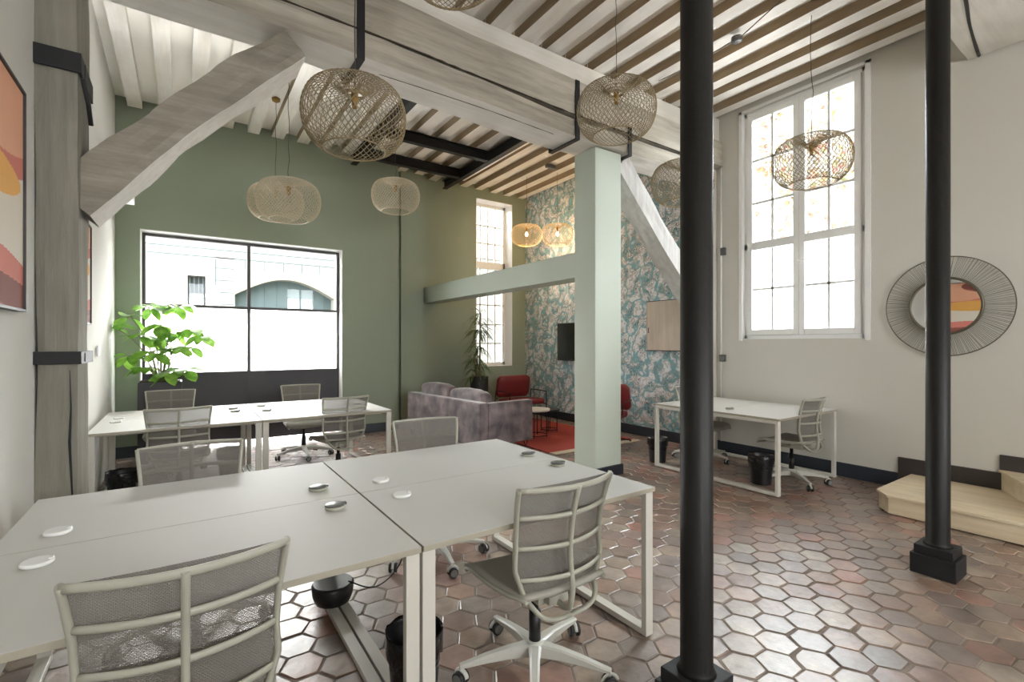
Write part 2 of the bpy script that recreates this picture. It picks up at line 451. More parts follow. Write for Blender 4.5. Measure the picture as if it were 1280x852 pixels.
# floor: hexagonal terracotta tiles bedded in grout
def hex_floor():
    p = .172; fl = MB(); cols = []
    Rr = p/math.sqrt(3)
    dx = p*math.sqrt(3)/2
    for i in range(-6, 46):
        for j in range(-20, 52):
            cx = i*dx; cy = j*p+(p/2 if i % 2 else 0)
            if cx < xl(cy)-.1 or cx > XR+.1 or cy < YREAR or cy > YB+.1: continue
            tx, ty = random.uniform(-.022, .022), random.uniform(-.022, .022); h = random.uniform(-.0022, .0012)
            c = random.random(); c2 = random.random()
            o = []; inn = []; jx, jy = random.uniform(-.003, .003), random.uniform(-.003, .003)
            for k in range(6):
                a = PI/3*k
                ro = Rr*.984+random.uniform(-.0065, .002)
                x = math.cos(a); y = math.sin(a)
                def zz(r): return h+(x*tx+y*ty)*r
                o.append((cx+jx+x*ro, cy+jy+y*ro, zz(ro)-.0042))
                inn.append((cx+jx+x*(ro-.007), cy+jy+y*(ro-.007), zz(ro-.007)-.0006))
            ctr = (cx, cy, h)
            vs = o+inn+[ctr]
            fs = [(k, (k+1) % 6, 6+(k+1) % 6, 6+k) for k in range(6)]+[(6+k, 6+(k+1) % 6, 12) for k in range(6)]
            fl.add(vs, fs, 0); cols += [(c, c2, 0, 1)]*13
    nb = len(fl.v)
    fl.box(-.85, XR+.3, YREAR-.2, YB+.3, -.08, -.0045, 1); cols += [(.5, .5, 0, 1)]*8
    ob = fl.build('floor', ['terracotta', 'grout'])
    at = ob.data.color_attributes.new('tile', 'FLOAT_COLOR', 'POINT')
    at.data.foreach_set('color', [c for cc in cols for c in cc])
    struct(ob)
hex_floor()

# walls
w = MB()
w.hexa([(xl(YREAR)-.3, YREAR, 0), (xl(YREAR), YREAR, 0), (xl(YB), YB, 0), (xl(YB)-.3, YB, 0)],
       [(xl(YREAR)-.3, YREAR, 4.7), (xl(YREAR), YREAR, 4.7), (xl(YB), YB, 4.7), (xl(YB)-.3, YB, 4.7)])
wl = struct(w.build('wall_left', 'wall_white'))
w = MB()   # green patch of wall high up behind the post
w.box(-.70, -.672, 4.75, 5.33, 3.1, ZC)
struct(w.build('trim_1', 'wall_green'))

# back wall with the street window and the tall window
W1 = (-.46, 2.08, .0, 2.925); W2 = (4.75, 5.61, .99, 4.31)
w = MB()
w.box(-.95, W1[0], 7.8, 8.2, 0, 4.7); w.box(W1[1], 3.0, 7.8, 8.2, 0, 4.7); w.box(W1[0], W1[1], 7.8, 8.2, W1[3], 4.7)
w.box(3.0, 3.15, 8.12, 8.6, 0, 4.7)
w.box(3.15, 3.57, 8.05, 8.6, 0, 4.7)
w.box(3.57, W2[0], 8.2, 8.6, 0, 4.7); w.box(W2[1], XR+.3, 8.2, 8.6, 0, 4.7)
w.box(W2[0], W2[1], 8.2, 8.6, 0, W2[2]); w.box(W2[0], W2[1], 8.2, 8.6, W2[3], 4.7)
struct(w.build('wall_back', 'wall_green'))

# right wall
W3 = (2.085, 3.44, 1.505, 4.40)
w = MB(); YP = 3.98
w.box(XR, XR+.3, YREAR, W3[0], 0, 4.7); w.box(XR, XR+.3, W3[1], YP, 0, 4.7)
w.box(XR, XR+.3, W3[0], W3[1], 0, W3[2]); w.box(XR, XR+.3, W3[0], W3[1], W3[3], 4.7)
w.box(XR, XR+.3, YP, 8.25, 0, 4.7, 1)
struct(w.build('wall_right', ['wall_cream', 'wallpaper']))

# wall behind the camera, its two windows put in for fill light
w = MB(); R1 = (.1, 1.1); R2 = (3.1, 4.1); Y0, Y1 = YREAR-.3, YREAR
for a, b in ((-.95, R1[0]), (R1[1], R2[0]), (R2[1], XR+.3)): w.box(a, b, Y0, Y1, 0, 4.7)
for a, b in (R1, R2): w.box(a, b, Y0, Y1, 0, 1.7); w.box(a, b, Y0, Y1, 3.5, 4.7)
struct(w.build('wall_rear', 'wall_white'))

# ceiling boards and joists
w = MB(); w.box(-1, XR+.3, YREAR-.3, YB+.4, ZD, ZD+.12)
ceil = struct(w.build('ceiling', 'deck_white'))
SP = .332; k0 = XR-.04
i = 0; x = 5.60
xs = []
x = 5.62
while x > -.75: xs.append(x); x -= SP
xs = [5.8-.332*k+random.uniform(-.012, .012) for k in range(20)]
for x in xs:
    wd = .155+random.uniform(-.012, .012)
    for (ya, yb) in ((YREAR, 3.95), (3.96, 8.19)):
        far = ya > 0
        if x < -.75: continue
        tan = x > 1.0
        j = MB(); n = 8
        dz = random.uniform(-.008, .008)
        x0, x1 = max(x-wd/2, -.72), min(x+wd/2, XR-.005)
        if far and x < 3.0: yb = 7.79
        for q in range(n):
            a = ya+(yb-ya)*q/n; b = ya+(yb-ya)*(q+1)/n
            j.add([(x0, a, ZC+dz), (x1, a, ZC+dz), (x1, b, ZC+dz), (x0, b, ZC+dz), (x0, a, ZD), (x1, a, ZD), (x1, b, ZD), (x0, b, ZD)],
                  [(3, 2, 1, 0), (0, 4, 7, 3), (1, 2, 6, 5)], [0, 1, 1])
        j.add([(x0, ya, ZC+dz), (x1, ya, ZC+dz), (x1, ya, ZD), (x0, ya, ZD)], [(0, 1, 2, 3)], 0)
        j.add([(x0, yb, ZC+dz), (x1, yb, ZC+dz), (x1, yb, ZD), (x0, yb, ZD)], [(3, 2, 1, 0)], 0)
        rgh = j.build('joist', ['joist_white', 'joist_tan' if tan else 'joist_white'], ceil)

# ------------------------------------------------------------------ windows
# street window: dark steel frame, clear above, frosted below, dark panels at the foot
def part_of(parent, name, mb, mat, **k): return mb.build(name, mat, parent, **k)
a, b, c, d = W1; yf = 7.97
m = MB()
for (x0, x1) in ((a+.015, a+.05), (.77, .81), (b-.05, b-.015)): m.box(x0, x1, yf-.03, yf+.03, .05, d-.02)
for z in (.05, 1.015, 1.945, d-.055): m.box(a+.015, b-.015, yf-.028, yf+.028, z, z+.035)
win1 = struct(m.build('window_1', 'dark_frame'))
m = MB()   # white painted reveal
m.box(a, a+.012, 7.795, 8.2, 0, d); m.box(b-.012, b, 7.795, 8.2, 0, d); m.box(a, b, 7.795, 8.2, d-.012, d)
part_of(win1, 'window_reveal', m, 'white_paint')
for (x0, x1) in ((a+.05, .77), (.81, b-.05)):
    m = MB(); m.box(x0, x1, yf-.004, yf+.004, 1.98, d-.05); part_of(win1, 'clear_pane', m, 'glass')
    m = MB(); m.box(x0, x1, yf-.004, yf+.004, 1.05, 1.945); part_of(win1, 'frosted_pane', m, 'frosted')
    m = MB(); m.box(x0, x1, yf-.02, yf+.02, .085, 1.015); part_of(win1, 'lower_panel', m, 'dark_panel')

# tall window beside the wallpaper
a, b, c, d = W2; yf = 8.48
m = MB()
for (x0, x1) in ((a, a+.06), (b-.06, b)): m.box(x0, x1, yf-.03, yf+.03, c, d)
for (z0, z1) in ((c, c+.07), (d-.07, d), (2.98, 3.12)): m.box(a, b, yf-.03, yf+.03, z0, z1)
win2 = struct(m.build('window_2', 'white_paint'))
m = MB()
for x in (a+.25, a+.43, a+.61): m.box(x-.011, x+.011, yf-.018, yf+.018, c+.07, d-.07)
for z in (1.45, 1.84, 2.24, 2.62, 3.5, 3.86): m.box(a+.06, b-.06, yf-.018, yf+.018, z-.011, z+.011)
part_of(win2, 'glazing_bar', m, 'white_paint')
m = MB(); m.box(a+.06, b-.06, yf-.003, yf+.003, c+.07, 2.98); m.box(a+.06, b-.06, yf-.003, yf+.003, 3.12, d-.07)
part_of(win2, 'pane', m, 'glass')
m = MB(); m.box(a, a+.01, 8.195, 8.6, c, d); m.box(b-.01, b, 8.195, 8.6, c, d); m.box(a, b, 8.195, 8.6, c, c+.01); m.box(a, b, 8.195, 8.6, d-.01, d)
part_of(win2, 'window_reveal', m, 'white_paint')

# big white casement window in the right wall
a, b, c, d = W3; xf = XR+.07
m = MB()
m.box(xf-.03, xf+.05, a, a+.05, c, d); m.box(xf-.03, xf+.05, b-.05, b, c, d)
m.box(xf-.03, xf+.05, a, b, c, c+.05); m.box(xf-.03, xf+.05, a, b, d-.05, d)
m.box(xf-.03, xf+.05, a, b, 2.64, 2.72)
win3 = struct(m.build('window_3', 'white_paint', bevel=.006))
mid = (a+b)/2
for (y0, y1) in ((a+.05, mid), (mid, b-.05)):
    m = MB(); fx0, fx1 = xf-.05, xf+.01
    m.box(fx0, fx1, y0, y0+.065, c+.05, d-.05); m.box(fx0, fx1, y1-.065, y1, c+.05, d-.05)
    for (z0, z1) in ((c+.05, c+.12), (2.63, 2.73), (d-.12, d-.05)): m.box(fx0, fx1, y0+.065, y1-.065, z0, z1)
    cs = part_of(win3, 'casement', m, 'white_paint', bevel=.006)
    m = MB(); ym = (y0+y1)/2
    m.box(xf-.035, xf-.005, ym-.014, ym+.014, c+.12, d-.12)
    for z in (2.13, 3.22, 3.76): m.box(xf-.035, xf-.005, y0+.065, y1-.065, z-.014, z+.014)
    part_of(cs, 'glazing_bar', m, 'white_paint')
    m = MB(); m.box(xf-.022, xf-.018, y0+.065, y1-.065, 2.73, d-.12); part_of(cs, 'clear_pane', m, 'glass')
    m = MB(); m.box(xf-.022, xf-.018, y0+.065, y1-.065, c+.12, 2.63); part_of(cs, 'frosted_pane', m, 'frosted')
m = MB(); m.tube([(xf-.055, mid-.01, 2.42), (xf-.09, mid-.01, 2.42), (xf-.09, mid-.13, 2.42)], .009, 8)
part_of(win3, 'window_handle', m, 'white_paint')
m = MB()
m.box(XR-.012, XR, a-.05, a, c-.02, d+.03); m.box(XR-.012, XR, b, b+.04, c-.02, d+.03); m.box(XR-.012, XR, a-.05, b+.04, d, d+.03)
part_of(win3, 'window_architrave', m, 'white_paint')
m = MB(); m.box(XR, XR+.3, a, a+.006, c, d); m.box(XR, XR+.3, b-.006, b, c, d); m.box(XR, XR+.3, a, b, c, c+.006)
part_of(win3, 'window_reveal', m, 'white_paint')

# unseen rear windows, put in and sized to let in fill light
for n_, (x0, x1) in ((4, R1), (5, R2)):
    m = MB(); yy = YREAR-.05
    for x in (x0, (x0+x1)/2-.03, x1-.06): m.box(x, x+.06, yy-.05, yy, 1.7, 3.5)
    for z in (1.7, 2.6, 3.44): m.box(x0, x1, yy-.05, yy, z, z+.06)
    struct(m.build('window_%d' % n_, 'white_paint'))

# baseboards
m = MB(); m.box(XR-.018, XR, 1.80, 3.80, 0, .15); m.box(XR-.018, XR, YP, 8.19, 0, .15)
struct(m.build('baseboard_right', 'navy', bevel=.003))
m = MB(); m.box(XR-.02, XR, 1.07, 1.80, 0, .31); m.box(XR-.02, XR, -1.4, 1.07, .0, .47)
struct(m.build('baseboard_stairs', 'brown_base'))
m = MB(); m.box(-.7, -.47, 7.782, 7.8, 0, .14); m.box(2.09, 3.0, 7.782, 7.8, 0, .14); m.box(3.58, 5.93, 8.182, 8.2, 0, .14)
struct(m.build('baseboard_back', 'navy'))

# pipes and switch on the right wall by the pier
m = MB(); m.tube([(5.925, 3.72, .15), (5.925, 3.72, 3.8)], .009, 8)
cd = tag(m.build('conduit', 'white_paint'), 'thin white cable conduit running up the cream wall behind the thick black pole', 'conduit')
m = MB(); m.box(5.9, 5.945, 3.66, 3.735, 1.21, 1.3)
tag(m.build('socket_box', 'grommet_dark', bevel=.004), 'small dark grey box on the white conduit, at desk-top height above the right desk', 'switch')
m = MB(); m.box(5.9, 5.945, 3.66, 3.72, 2.62, 2.72)
tag(m.build('socket_box', 'grommet_dark', bevel=.004), 'small dark grey box high on the white conduit beside the tall white window', 'switch')

# ------------------------------------------------------------------ timbers
def rough_timber(path, hw, hh, mats, name, seed=0, jit=.008, n=26, split=None, up=(0, 0, 1), under=None):
    """hewn timber: square-ish section swept along a path; hw across, hh along up; hw/hh may vary (callables)"""
    rnd = random.Random(seed)
    P = [Vector(p) for p in path]
    L = [0]
    for q in range(len(P)-1): L.append(L[-1]+(P[q+1]-P[q]).length)
    def at(s):
        s *= L[-1]
        for q in range(len(P)-1):
            if s <= L[q+1]+1e-9:
                t = (s-L[q])/(L[q+1]-L[q]); return P[q].lerp(P[q+1], t)
        return P[-1]
    mb = MB(); sec = []
    K = [(-1, -1), (-.5, -1.0), (0, -1.0), (.5, -1.0), (1, -1), (1, -.5), (1, 0), (1, .5), (1, 1), (.5, 1), (0, 1), (-.5, 1), (-1, 1), (-1, .5), (-1, 0), (-1, -.5)]
    K = [((x*.975, y*.965) if abs(x) == 1 and abs(y) == 1 else (x, y)) for x, y in K]
    ph = [rnd.uniform(0, 6) for _ in range(40)]
    for q in range(n+1):
        s = q/n; p = at(s); t = (at(min(1, s+.03))-at(max(0, s-.03))).normalized()
        u = Vector(up); u = (u-t*u.dot(t)).normalized(); w_ = t.cross(u)
        a = hw(s) if callable(hw) else hw; b_ = hh(s) if callable(hh) else hh
        ring = []
        for k, (x, y) in enumerate(K):
            dj = jit*(math.sin(s*9+ph[k])+.6*math.sin(s*23+ph[k+16])+rnd.uniform(-.3, .3))
            ring.append(p-w_*(x*(a+dj))+u*(y*(b_+dj*.7)))
        sec.append(ring)
    v = [p for r in sec for p in r]; m_ = len(K); f = []; mi = []
    for q in range(n):
        for k in range(m_):
            f.append((q*m_+k, q*m_+(k+1) % m_, (q+1)*m_+(k+1) % m_, (q+1)*m_+k))
            mi.append(1 if (under and k < 4) else 0)
    mb.add(v, f, mi)
    mb.add(sec[0], [tuple(range(m_))], 0); mb.add(sec[-1], [tuple(range(m_-1, -1, -1))], 0)
    return mb.build(name, mats)
YBM = 3.9
low = rough_timber([(-.62, YBM, 3.80), (.9, YBM, 3.765), (2.0, YBM, 3.715), (3.3, YBM, 3.665), (5.5, YBM, 3.68)], .2,
                   lambda s: .086+.018*(1-s), ['beam_wood', 'beam_under_lit'], 'timber_beam', 1, under=True)
tag(low, 'lower of the two stacked whitewashed timbers crossing the room on the sage column', 'beam')
upp = rough_timber([(-.66, YBM, 4.07), (1.3, YBM, 4.04), (3.3, YBM, 3.965), (5.93, YBM, 3.975)], .2, lambda s: .185-.012*s, ['beam_wood', 'beam_under_lit'], 'timber_beam', 2)
tag(upp, 'upper, thicker of the two stacked whitewashed timbers crossing the room on the sage column', 'beam')
m = MB(); m.box(-.66, 5.74, 3.86, 4.06, 4.24, ZC-.012)
pl = tag(m.build('timber_plate', 'plate_wood', bevel=.008), 'cream squared timber plate lying on the main beam under the joist ends', 'beam')
for (pp, rr_, par) in (([(-.3, 3.70, 3.875), (.9, 3.69, 3.855), (1.6, 3.693, 3.843), (2.0, 3.69, 3.825), (2.6, 3.694, 3.808), (3.3, 3.69, 3.785)], .010, upp),
                       ([(3.36, 3.69, 3.79), (4.2, 3.69, 3.79), (5.2, 3.69, 3.785)], .009, upp), ([(1.3, 3.80, 3.615), (2.2, 3.78, 3.60), (3.1, 3.79, 3.572)], .0035, low)):
    m = MB(); q = smooth_path(pp, 6); m.tube(q, [rr_*(.35+.65*abs(math.sin(1.7*i_+rr_*99))) for i_ in range(len(q))], 5); m.build('wood_crack', 'crack_shade', par)  # dark tubes laid on the timber stand in for shade in its gaps
b2 = rough_timber([(-.62, 1.0, 4.25), (5.93, 1.0, 4.25)], .27, .205, ['plate_wood', 'plate_wood'], 'timber_beam', 5, jit=.012)
tag(b2, 'whitewashed cracked timber beam over the two black poles, entering the cream wall at top right', 'beam')
m = MB(); m.tube(smooth_path([(4.4, 1.0, 4.04), (4.87, 1.06, 4.04), (5.3, 1.13, 4.04), (5.92, 1.2, 4.04)], 4), .014, 5); m.build('beam_crack', 'black_plastic', b2)

post = rough_timber([(-.575, 3.79, .002), (-.575, 3.79, 4.15)], .088, .19, ['post_wood', 'post_wood'], 'timber_post', 3, jit=.005, up=(0, 1, 0))
tag(post, 'weathered grey timber post against the white wall at left, bound with black bands', 'post')
m = MB()
m.tube([(-.5, 3.594, .25), (-.51, 3.594, .6), (-.522, 3.594, .9), (-.515, 3.594, 1.1), (-.52, 3.594, 1.3)], [.002, .004, .007, .004, .001], 5, ry=.003, up=(0, 1, 0)); m.build('wood_crack', 'black_plastic', post)
for (z0, z1, nm) in ((2.96, 3.07, 'upper'), (1.335, 1.405, 'lower')):
    m = MB()
    X0, X1, Ya, Yb = -.672, -.478, 3.585, 3.995
    m.box(X0, X1, Ya-.008, Ya+.004, z0, z1); m.box(X1-.004, X1+.008, Ya-.008, Yb+.008, z0, z1); m.box(X0, X1, Yb-.004, Yb+.008, z0, z1)
    m.box(X1+.008, X1+.012, Ya+.1, Ya+.16, z0+.01, z1-.01)
    m.build('steel_band', 'black_steel', post, bevel=.002)
m = MB(); m.tube([(-.47, 3.62, 2.95), (-.455, 3.7, 2.84), (-.45, 3.76, 2.74)], .012, 6); m.build('bent_hook', 'black_steel', post)

brace = rough_timber([(-.54, 3.86, 2.27), (-.057, 3.86, 2.85), (.314, 3.86, 3.245), (.66, 3.86, 3.585)], .17,
                     lambda s: .122-.02*s, ['brace_wood', 'beam_under_lit'], 'timber_brace', 4, jit=.01, up=(-.7, 0, .7), under=True)
tag(brace, 'weathered curved grey timber brace rising from the left post to the main beam', 'brace')
rb = rough_timber([(4.12, 3.93, 3.52), (5.0, 3.93, 2.62), (5.80, 3.93, 1.87)], .13, .12, ['pale_wood', 'pale_wood'], 'timber_brace', 8, jit=.005, up=(.7, 0, .7))
tag(rb, 'straight whitewashed timber brace slanting down right from the sage column behind the thick black pole', 'brace')
m = MB(); m.box(5.79, 5.949, 3.8, YP+.17, 0, 3.79); m.box(5.75, 5.949, 3.76, 4.1, 3.83, ZC-.01)
tag(m.build('wall_pier', 'wall_cream', bevel=.006), 'narrow cream pier on the right wall where wallpaper ends, carrying the main beam', 'pier')

# steel straps round the main beam
def strap(x, wd, z0, z1, label):
    m = MB()
    m.box(x-wd/2, x+wd/2, 3.675, 3.688, z0, z1); m.box(x-wd/2, x+wd/2, 4.112, 4.125, z0, z1); m.box(x-wd/2, x+wd/2, 3.675, 4.125, z0-.012, z0)
    o = m.build('steel_strap', 'black_steel', bevel=.002)
    return tag(o, label, 'strap')
strap(1.12, .06, 3.63, 4.26, 'black steel strap hanging round the main beam above the largest pendant')
strap(3.33, .055, 3.545, 4.14, 'black steel strap round the main beam just left of the sage column')
st = strap(4.11, .055, 3.55, 3.86, 'short black steel stirrup under the beam just right of the sage column')

# ------------------------------------------------------------------ sage column and its side rail
m = MB()
m.prism([(3.635, 3.74), (4.03, 3.74), (4.03, 4.07), (3.635, 4.07)], 0, 3.555)
colm = tag(m.build('square_column', 'sage', bevel=.006), 'square sage green column carrying the main beam in the middle of the room', 'column')
m = MB(); m.box(3.615, 4.05, 3.72, 4.09, 0, .11); m.build('plinth', 'navy', colm, bevel=.003)
m = MB(); m.box(3.645, 3.93, 4.07, 8.195, 2.19, 2.475)
tag(m.build('horizontal_rail_beam', 'sage', bevel=.006), 'horizontal sage green beam running from the square column back to the green wall', 'beam')

# black steel trimmer frame under the ceiling
def ibeam(p, q, name, label, hgt=.15, wd=.09):
    P, Q = Vector(p), Vector(q); t = (Q-P).normalized(); sdir = Vector((-t.y, t.x, 0))
    m = MB()
    def slab(off, half, z0, z1):
        a = [P+sdir*(off-half), P+sdir*(off+half), Q+sdir*(off+half), Q+sdir*(off-half)]
        m.hexa([(v.x, v.y, z0) for v in (a[0], a[3], a[2], a[1])], [(v.x, v.y, z1) for v in (a[0], a[3], a[2], a[1])])
    z = p[2]
    slab(0, wd/2, z, z+.014); slab(0, wd/2, z+hgt-.014, z+hgt); slab(0, .007, z+.014, z+hgt-.014)
    return tag(m.build(name, 'black_steel'), label, 'steel beam')
ibeam((2.32, 6.45, 4.3), (3.93, 6.45, 4.3), 'steel_beam', 'black steel beam under the joists, nearer of the two parallel ones behind the main beam')
ibeam((2.32, 7.38, 4.3), (3.93, 7.38, 4.3), 'steel_beam', 'black steel beam under the joists, the one nearer the green wall of the two parallel ones')
ibeam((3.99, 4.15, 4.3), (3.99, 8.04, 4.3), 'steel_beam', 'longest black steel beam, running from the main beam to the green wall above the sage rail')
ibeam((2.25, 4.15, 4.3), (2.25, 7.78, 4.3), 'steel_beam', 'black steel beam partly hidden behind the largest pendant, running towards the green wall')
m = MB(); m.box(4.1, 4.16, 4.3, 7.6, 4.36, 4.42)
tag(m.build('light_batten', 'white_paint', bevel=.004), 'slim white batten fixed alongside the longest black steel beam', 'batten')
m = MB(); m.box(5.02, 5.22, 6.3, 6.36, 4.40, 4.46)
tag(m.build('ceiling_sensor', 'grommet_dark', bevel=.006), 'small grey ceiling box between the joists above the lit pendants', 'sensor')

# black cast poles
def pole(x, y, label):
    t = thing('steel_pole', label, 'pole', (x, y, 0))
    m = MB(); m.lathe([(.075, .175), (.066, .19), (.061, .205), (.06, 4.04)], 32); m.build('shaft', 'pole_black', t)
    m = MB(); m.box(-.112, .112, -.112, .112, 0, .125); m.box(-.096, .096, -.096, .096, .125, .178); m.build('foot_block', 'black_steel', t, bevel=.004)
    return t
pole(1.65, 1.14, 'thick round black pole nearest the camera, standing right of the front desks')
pole(3.94, .99, 'round black pole with a square black foot in front of the round mirror')

# ------------------------------------------------------------------ plywood stairs
m = MB()
m.prism([(4.95, 1.57), (4.95, -1.6), (5.93, -1.6), (5.93, 1.68), (5.08, 1.68)][::-1], .008, .14)
stp = thing('plywood_step', 'wide low pale plywood step along the cream wall behind the farther black pole', 'step')
m.build('riser', 'ply', stp, bevel=.003)
m = MB(); m.prism([(4.935, 1.58), (4.935, -1.6), (5.93, -1.6), (5.93, 1.695), (5.07, 1.695)][::-1], .141, .163)
m.build('tread', 'ply', stp, bevel=.003)
s2 = thing('plywood_step', 'second pale plywood step standing on the first at the right edge', 'step')
m = MB(); m.prism([(5.93, 1.06), (5.71, .94), (4.97, .53), (4.97, -1.6), (5.93, -1.6)], .164, .318); m.build('riser', 'ply', s2, bevel=.003)
m = MB(); m.prism([(5.93, 1.08), (5.70, .955), (4.955, .54), (4.955, -1.6), (5.93, -1.6)], .319, .34); m.build('tread', 'ply', s2, bevel=.003)

# ------------------------------------------------------------------ desks
DW, DD, DH = 1.235, 1.455, .74
def make_desk():
    t = thing('bench_desk', '', 'desk')
    for s in (0, 1):
        y0 = 0 if s == 0 else DD/2+.0015; y1 = DD/2-.0015 if s == 0 else DD
        m = MB(); m.box(.0015, DW-.0015, y0, y1, DH-.022, DH, [1, 0, 1, 1, 1, 1]); m.build('desktop', ['desk_top', 'desk_edge_shade'], t, bevel=.0015)
    for x0 in (.003, DW-.053):
        m = MB(); x1 = x0+.05; ya, yb = .012, DD-.012
        m.box(x0, x1, ya, ya+.03, .008, DH-.0225); m.box(x0, x1, yb-.03, yb, .008, DH-.0225)
        m.box(x0, x1, ya+.03, yb-.03, .008, .038); m.box(x0, x1, ya+.03, yb-.03, DH-.0525, DH-.0225)
        o = m.build('leg_frame', 'desk_leg', t, bevel=.002)
        for y in (ya+.04, yb-.04):
            m = MB(); m.lathe([(.018, 0), (.018, .0079)], 12, (x0+.025, y, 0)); m.build('levelling_foot', 'black_plastic', o)
    for y in (.2, DD-.24):
        m = MB(); m.box(.054, DW-.054, y, y+.04, DH-.06, DH-.023); m.build('cross_rail', 'desk_leg', t, bevel=.002)
    return t
desk0 = make_desk()
def grommet(parent, x, y, kind, parent_off):
    m = MB()
    m.lathe([(.041, 0), (.043, .004), (.042, .011), (.038, .0125)], 28, (x, y, DH))
    o = m.build('cable_grommet', 'grommet_white' if kind == 'w' else 'chair_plastic', parent)
    if kind == 'd':
        m = MB(); m.lathe([(.041, .0126), (.043, .015), (.04, .018), (.001, .0185)], 28, (x, y, DH)); m.box(x+.03, x+.046, y-.012, y+.006, DH+.011, DH+.021)
        m.build('grommet_lid', 'grommet_dark', o)
    else:
        m = MB(); m.box(x+.026, x+.04, y-.01, y+.01, DH+.0126, DH+.017); m.build('grommet_lid', 'grommet_white', o, bevel=.002)
DK = [(-.546, 1.565, 'white bench desk in the left foreground, its far side touching the timber post', [(.158, .575, 'w'), (.158, .885, 'w'), (1.087, .58, 'd'), (1.087, .895, 'd')]),
      (.694, 1.565, 'white bench desk in the centre foreground with two dark cable caps near its right end', [(.148, .575, 'w'), (.148, .865, 'w'), (1.11, .6, 'd'), (1.11, .893, 'd')]),
      (-.63, 4.97, 'white bench desk at the back left below the street window, against the white wall', [(.13, .6, 'w'), (.13, .87, 'w'), (1.075, .77, 'd'), (1.075, 1.02, 'd')]),
      (.608, 4.97, 'white bench desk at the back, right-hand one of the pair below the street window', [(.115, .65, 'd'), (.115, 1.1, 'd'), (1.08, .7, 'w')]),
      (4.6, 2.30, 'white bench desk standing alone by the cream wall under the tall casement window', [(.25, .645, 'd'), (.25, .95, 'd')])]
desks = [desk0]+[copy_tree(desk0) for _ in DK[1:]]
for (x, y, lab, gr), dk in zip(DK, desks):
    dk.location = (x, y, 0); dk['label'] = lab; dk['group'] = 'white bench desks'
    for (gx, gy, kd) in gr: grommet(dk, gx, gy, kd, None)

# black cable spool tray hung below the front desk, with its cord
m = MB(); m.lathe([(.07, .0), (.09, .01), (.105, .05), (.11, .10), (.10, .11)], 24, (0, 0, 0))
sp = tag(m.build('cable_holder', 'black_plastic', loc=(.675, 2.72, .04)), 'round black cable holder on the desk foot bars below the front desks', 'cable holder')
m = MB(); m.tube(smooth_path([(.74, 2.66, .16), (.88, 2.63, .10), (1.02, 2.62, .2), (1.06, 2.6, .45), (1.05, 2.58, .69)], 6), .004, 6)
tag(m.build('power_cord', 'black_plastic'), 'thin black cord looping up from the round cable holder to the front desk', 'cord')

# ------------------------------------------------------------------ task chairs
def bprof(z):   # y of the back surface at height z, chair faces +y
    pts = [(.43, -.235), (.47, -.252), (.53, -.246), (.60, -.236), (.68, -.240), (.76, -.253), (.84, -.272), (.895, -.292)]
    for (a, ya), (b, yb) in zip(pts, pts[1:]):
        if z <= b: 
            t = (z-a)/(b-a); return ya+(yb-ya)*t
    return pts[-1][1]
def bhalf(z):
    pts = [(.43, .165), (.48, .195), (.56, .222), (.64, .218), (.74, .222), (.895, .238)]
    for (a, ya), (b, yb) in zip(pts, pts[1:]):
        if z <= b:
            t = max(0, (z-a)/(b-a)); return ya+(yb-ya)*t
    return pts[-1][1]
def bpt(u, z, off=0):
    return Vector((u*bhalf(z), bprof(z)+.065*u*u+off, z))
def mpt(u, z):      # the fabric spans straighter than the bowed frame
    return Vector((u*bhalf(z), bprof(z)+.065-.018*(1-u*u)+.006, z))
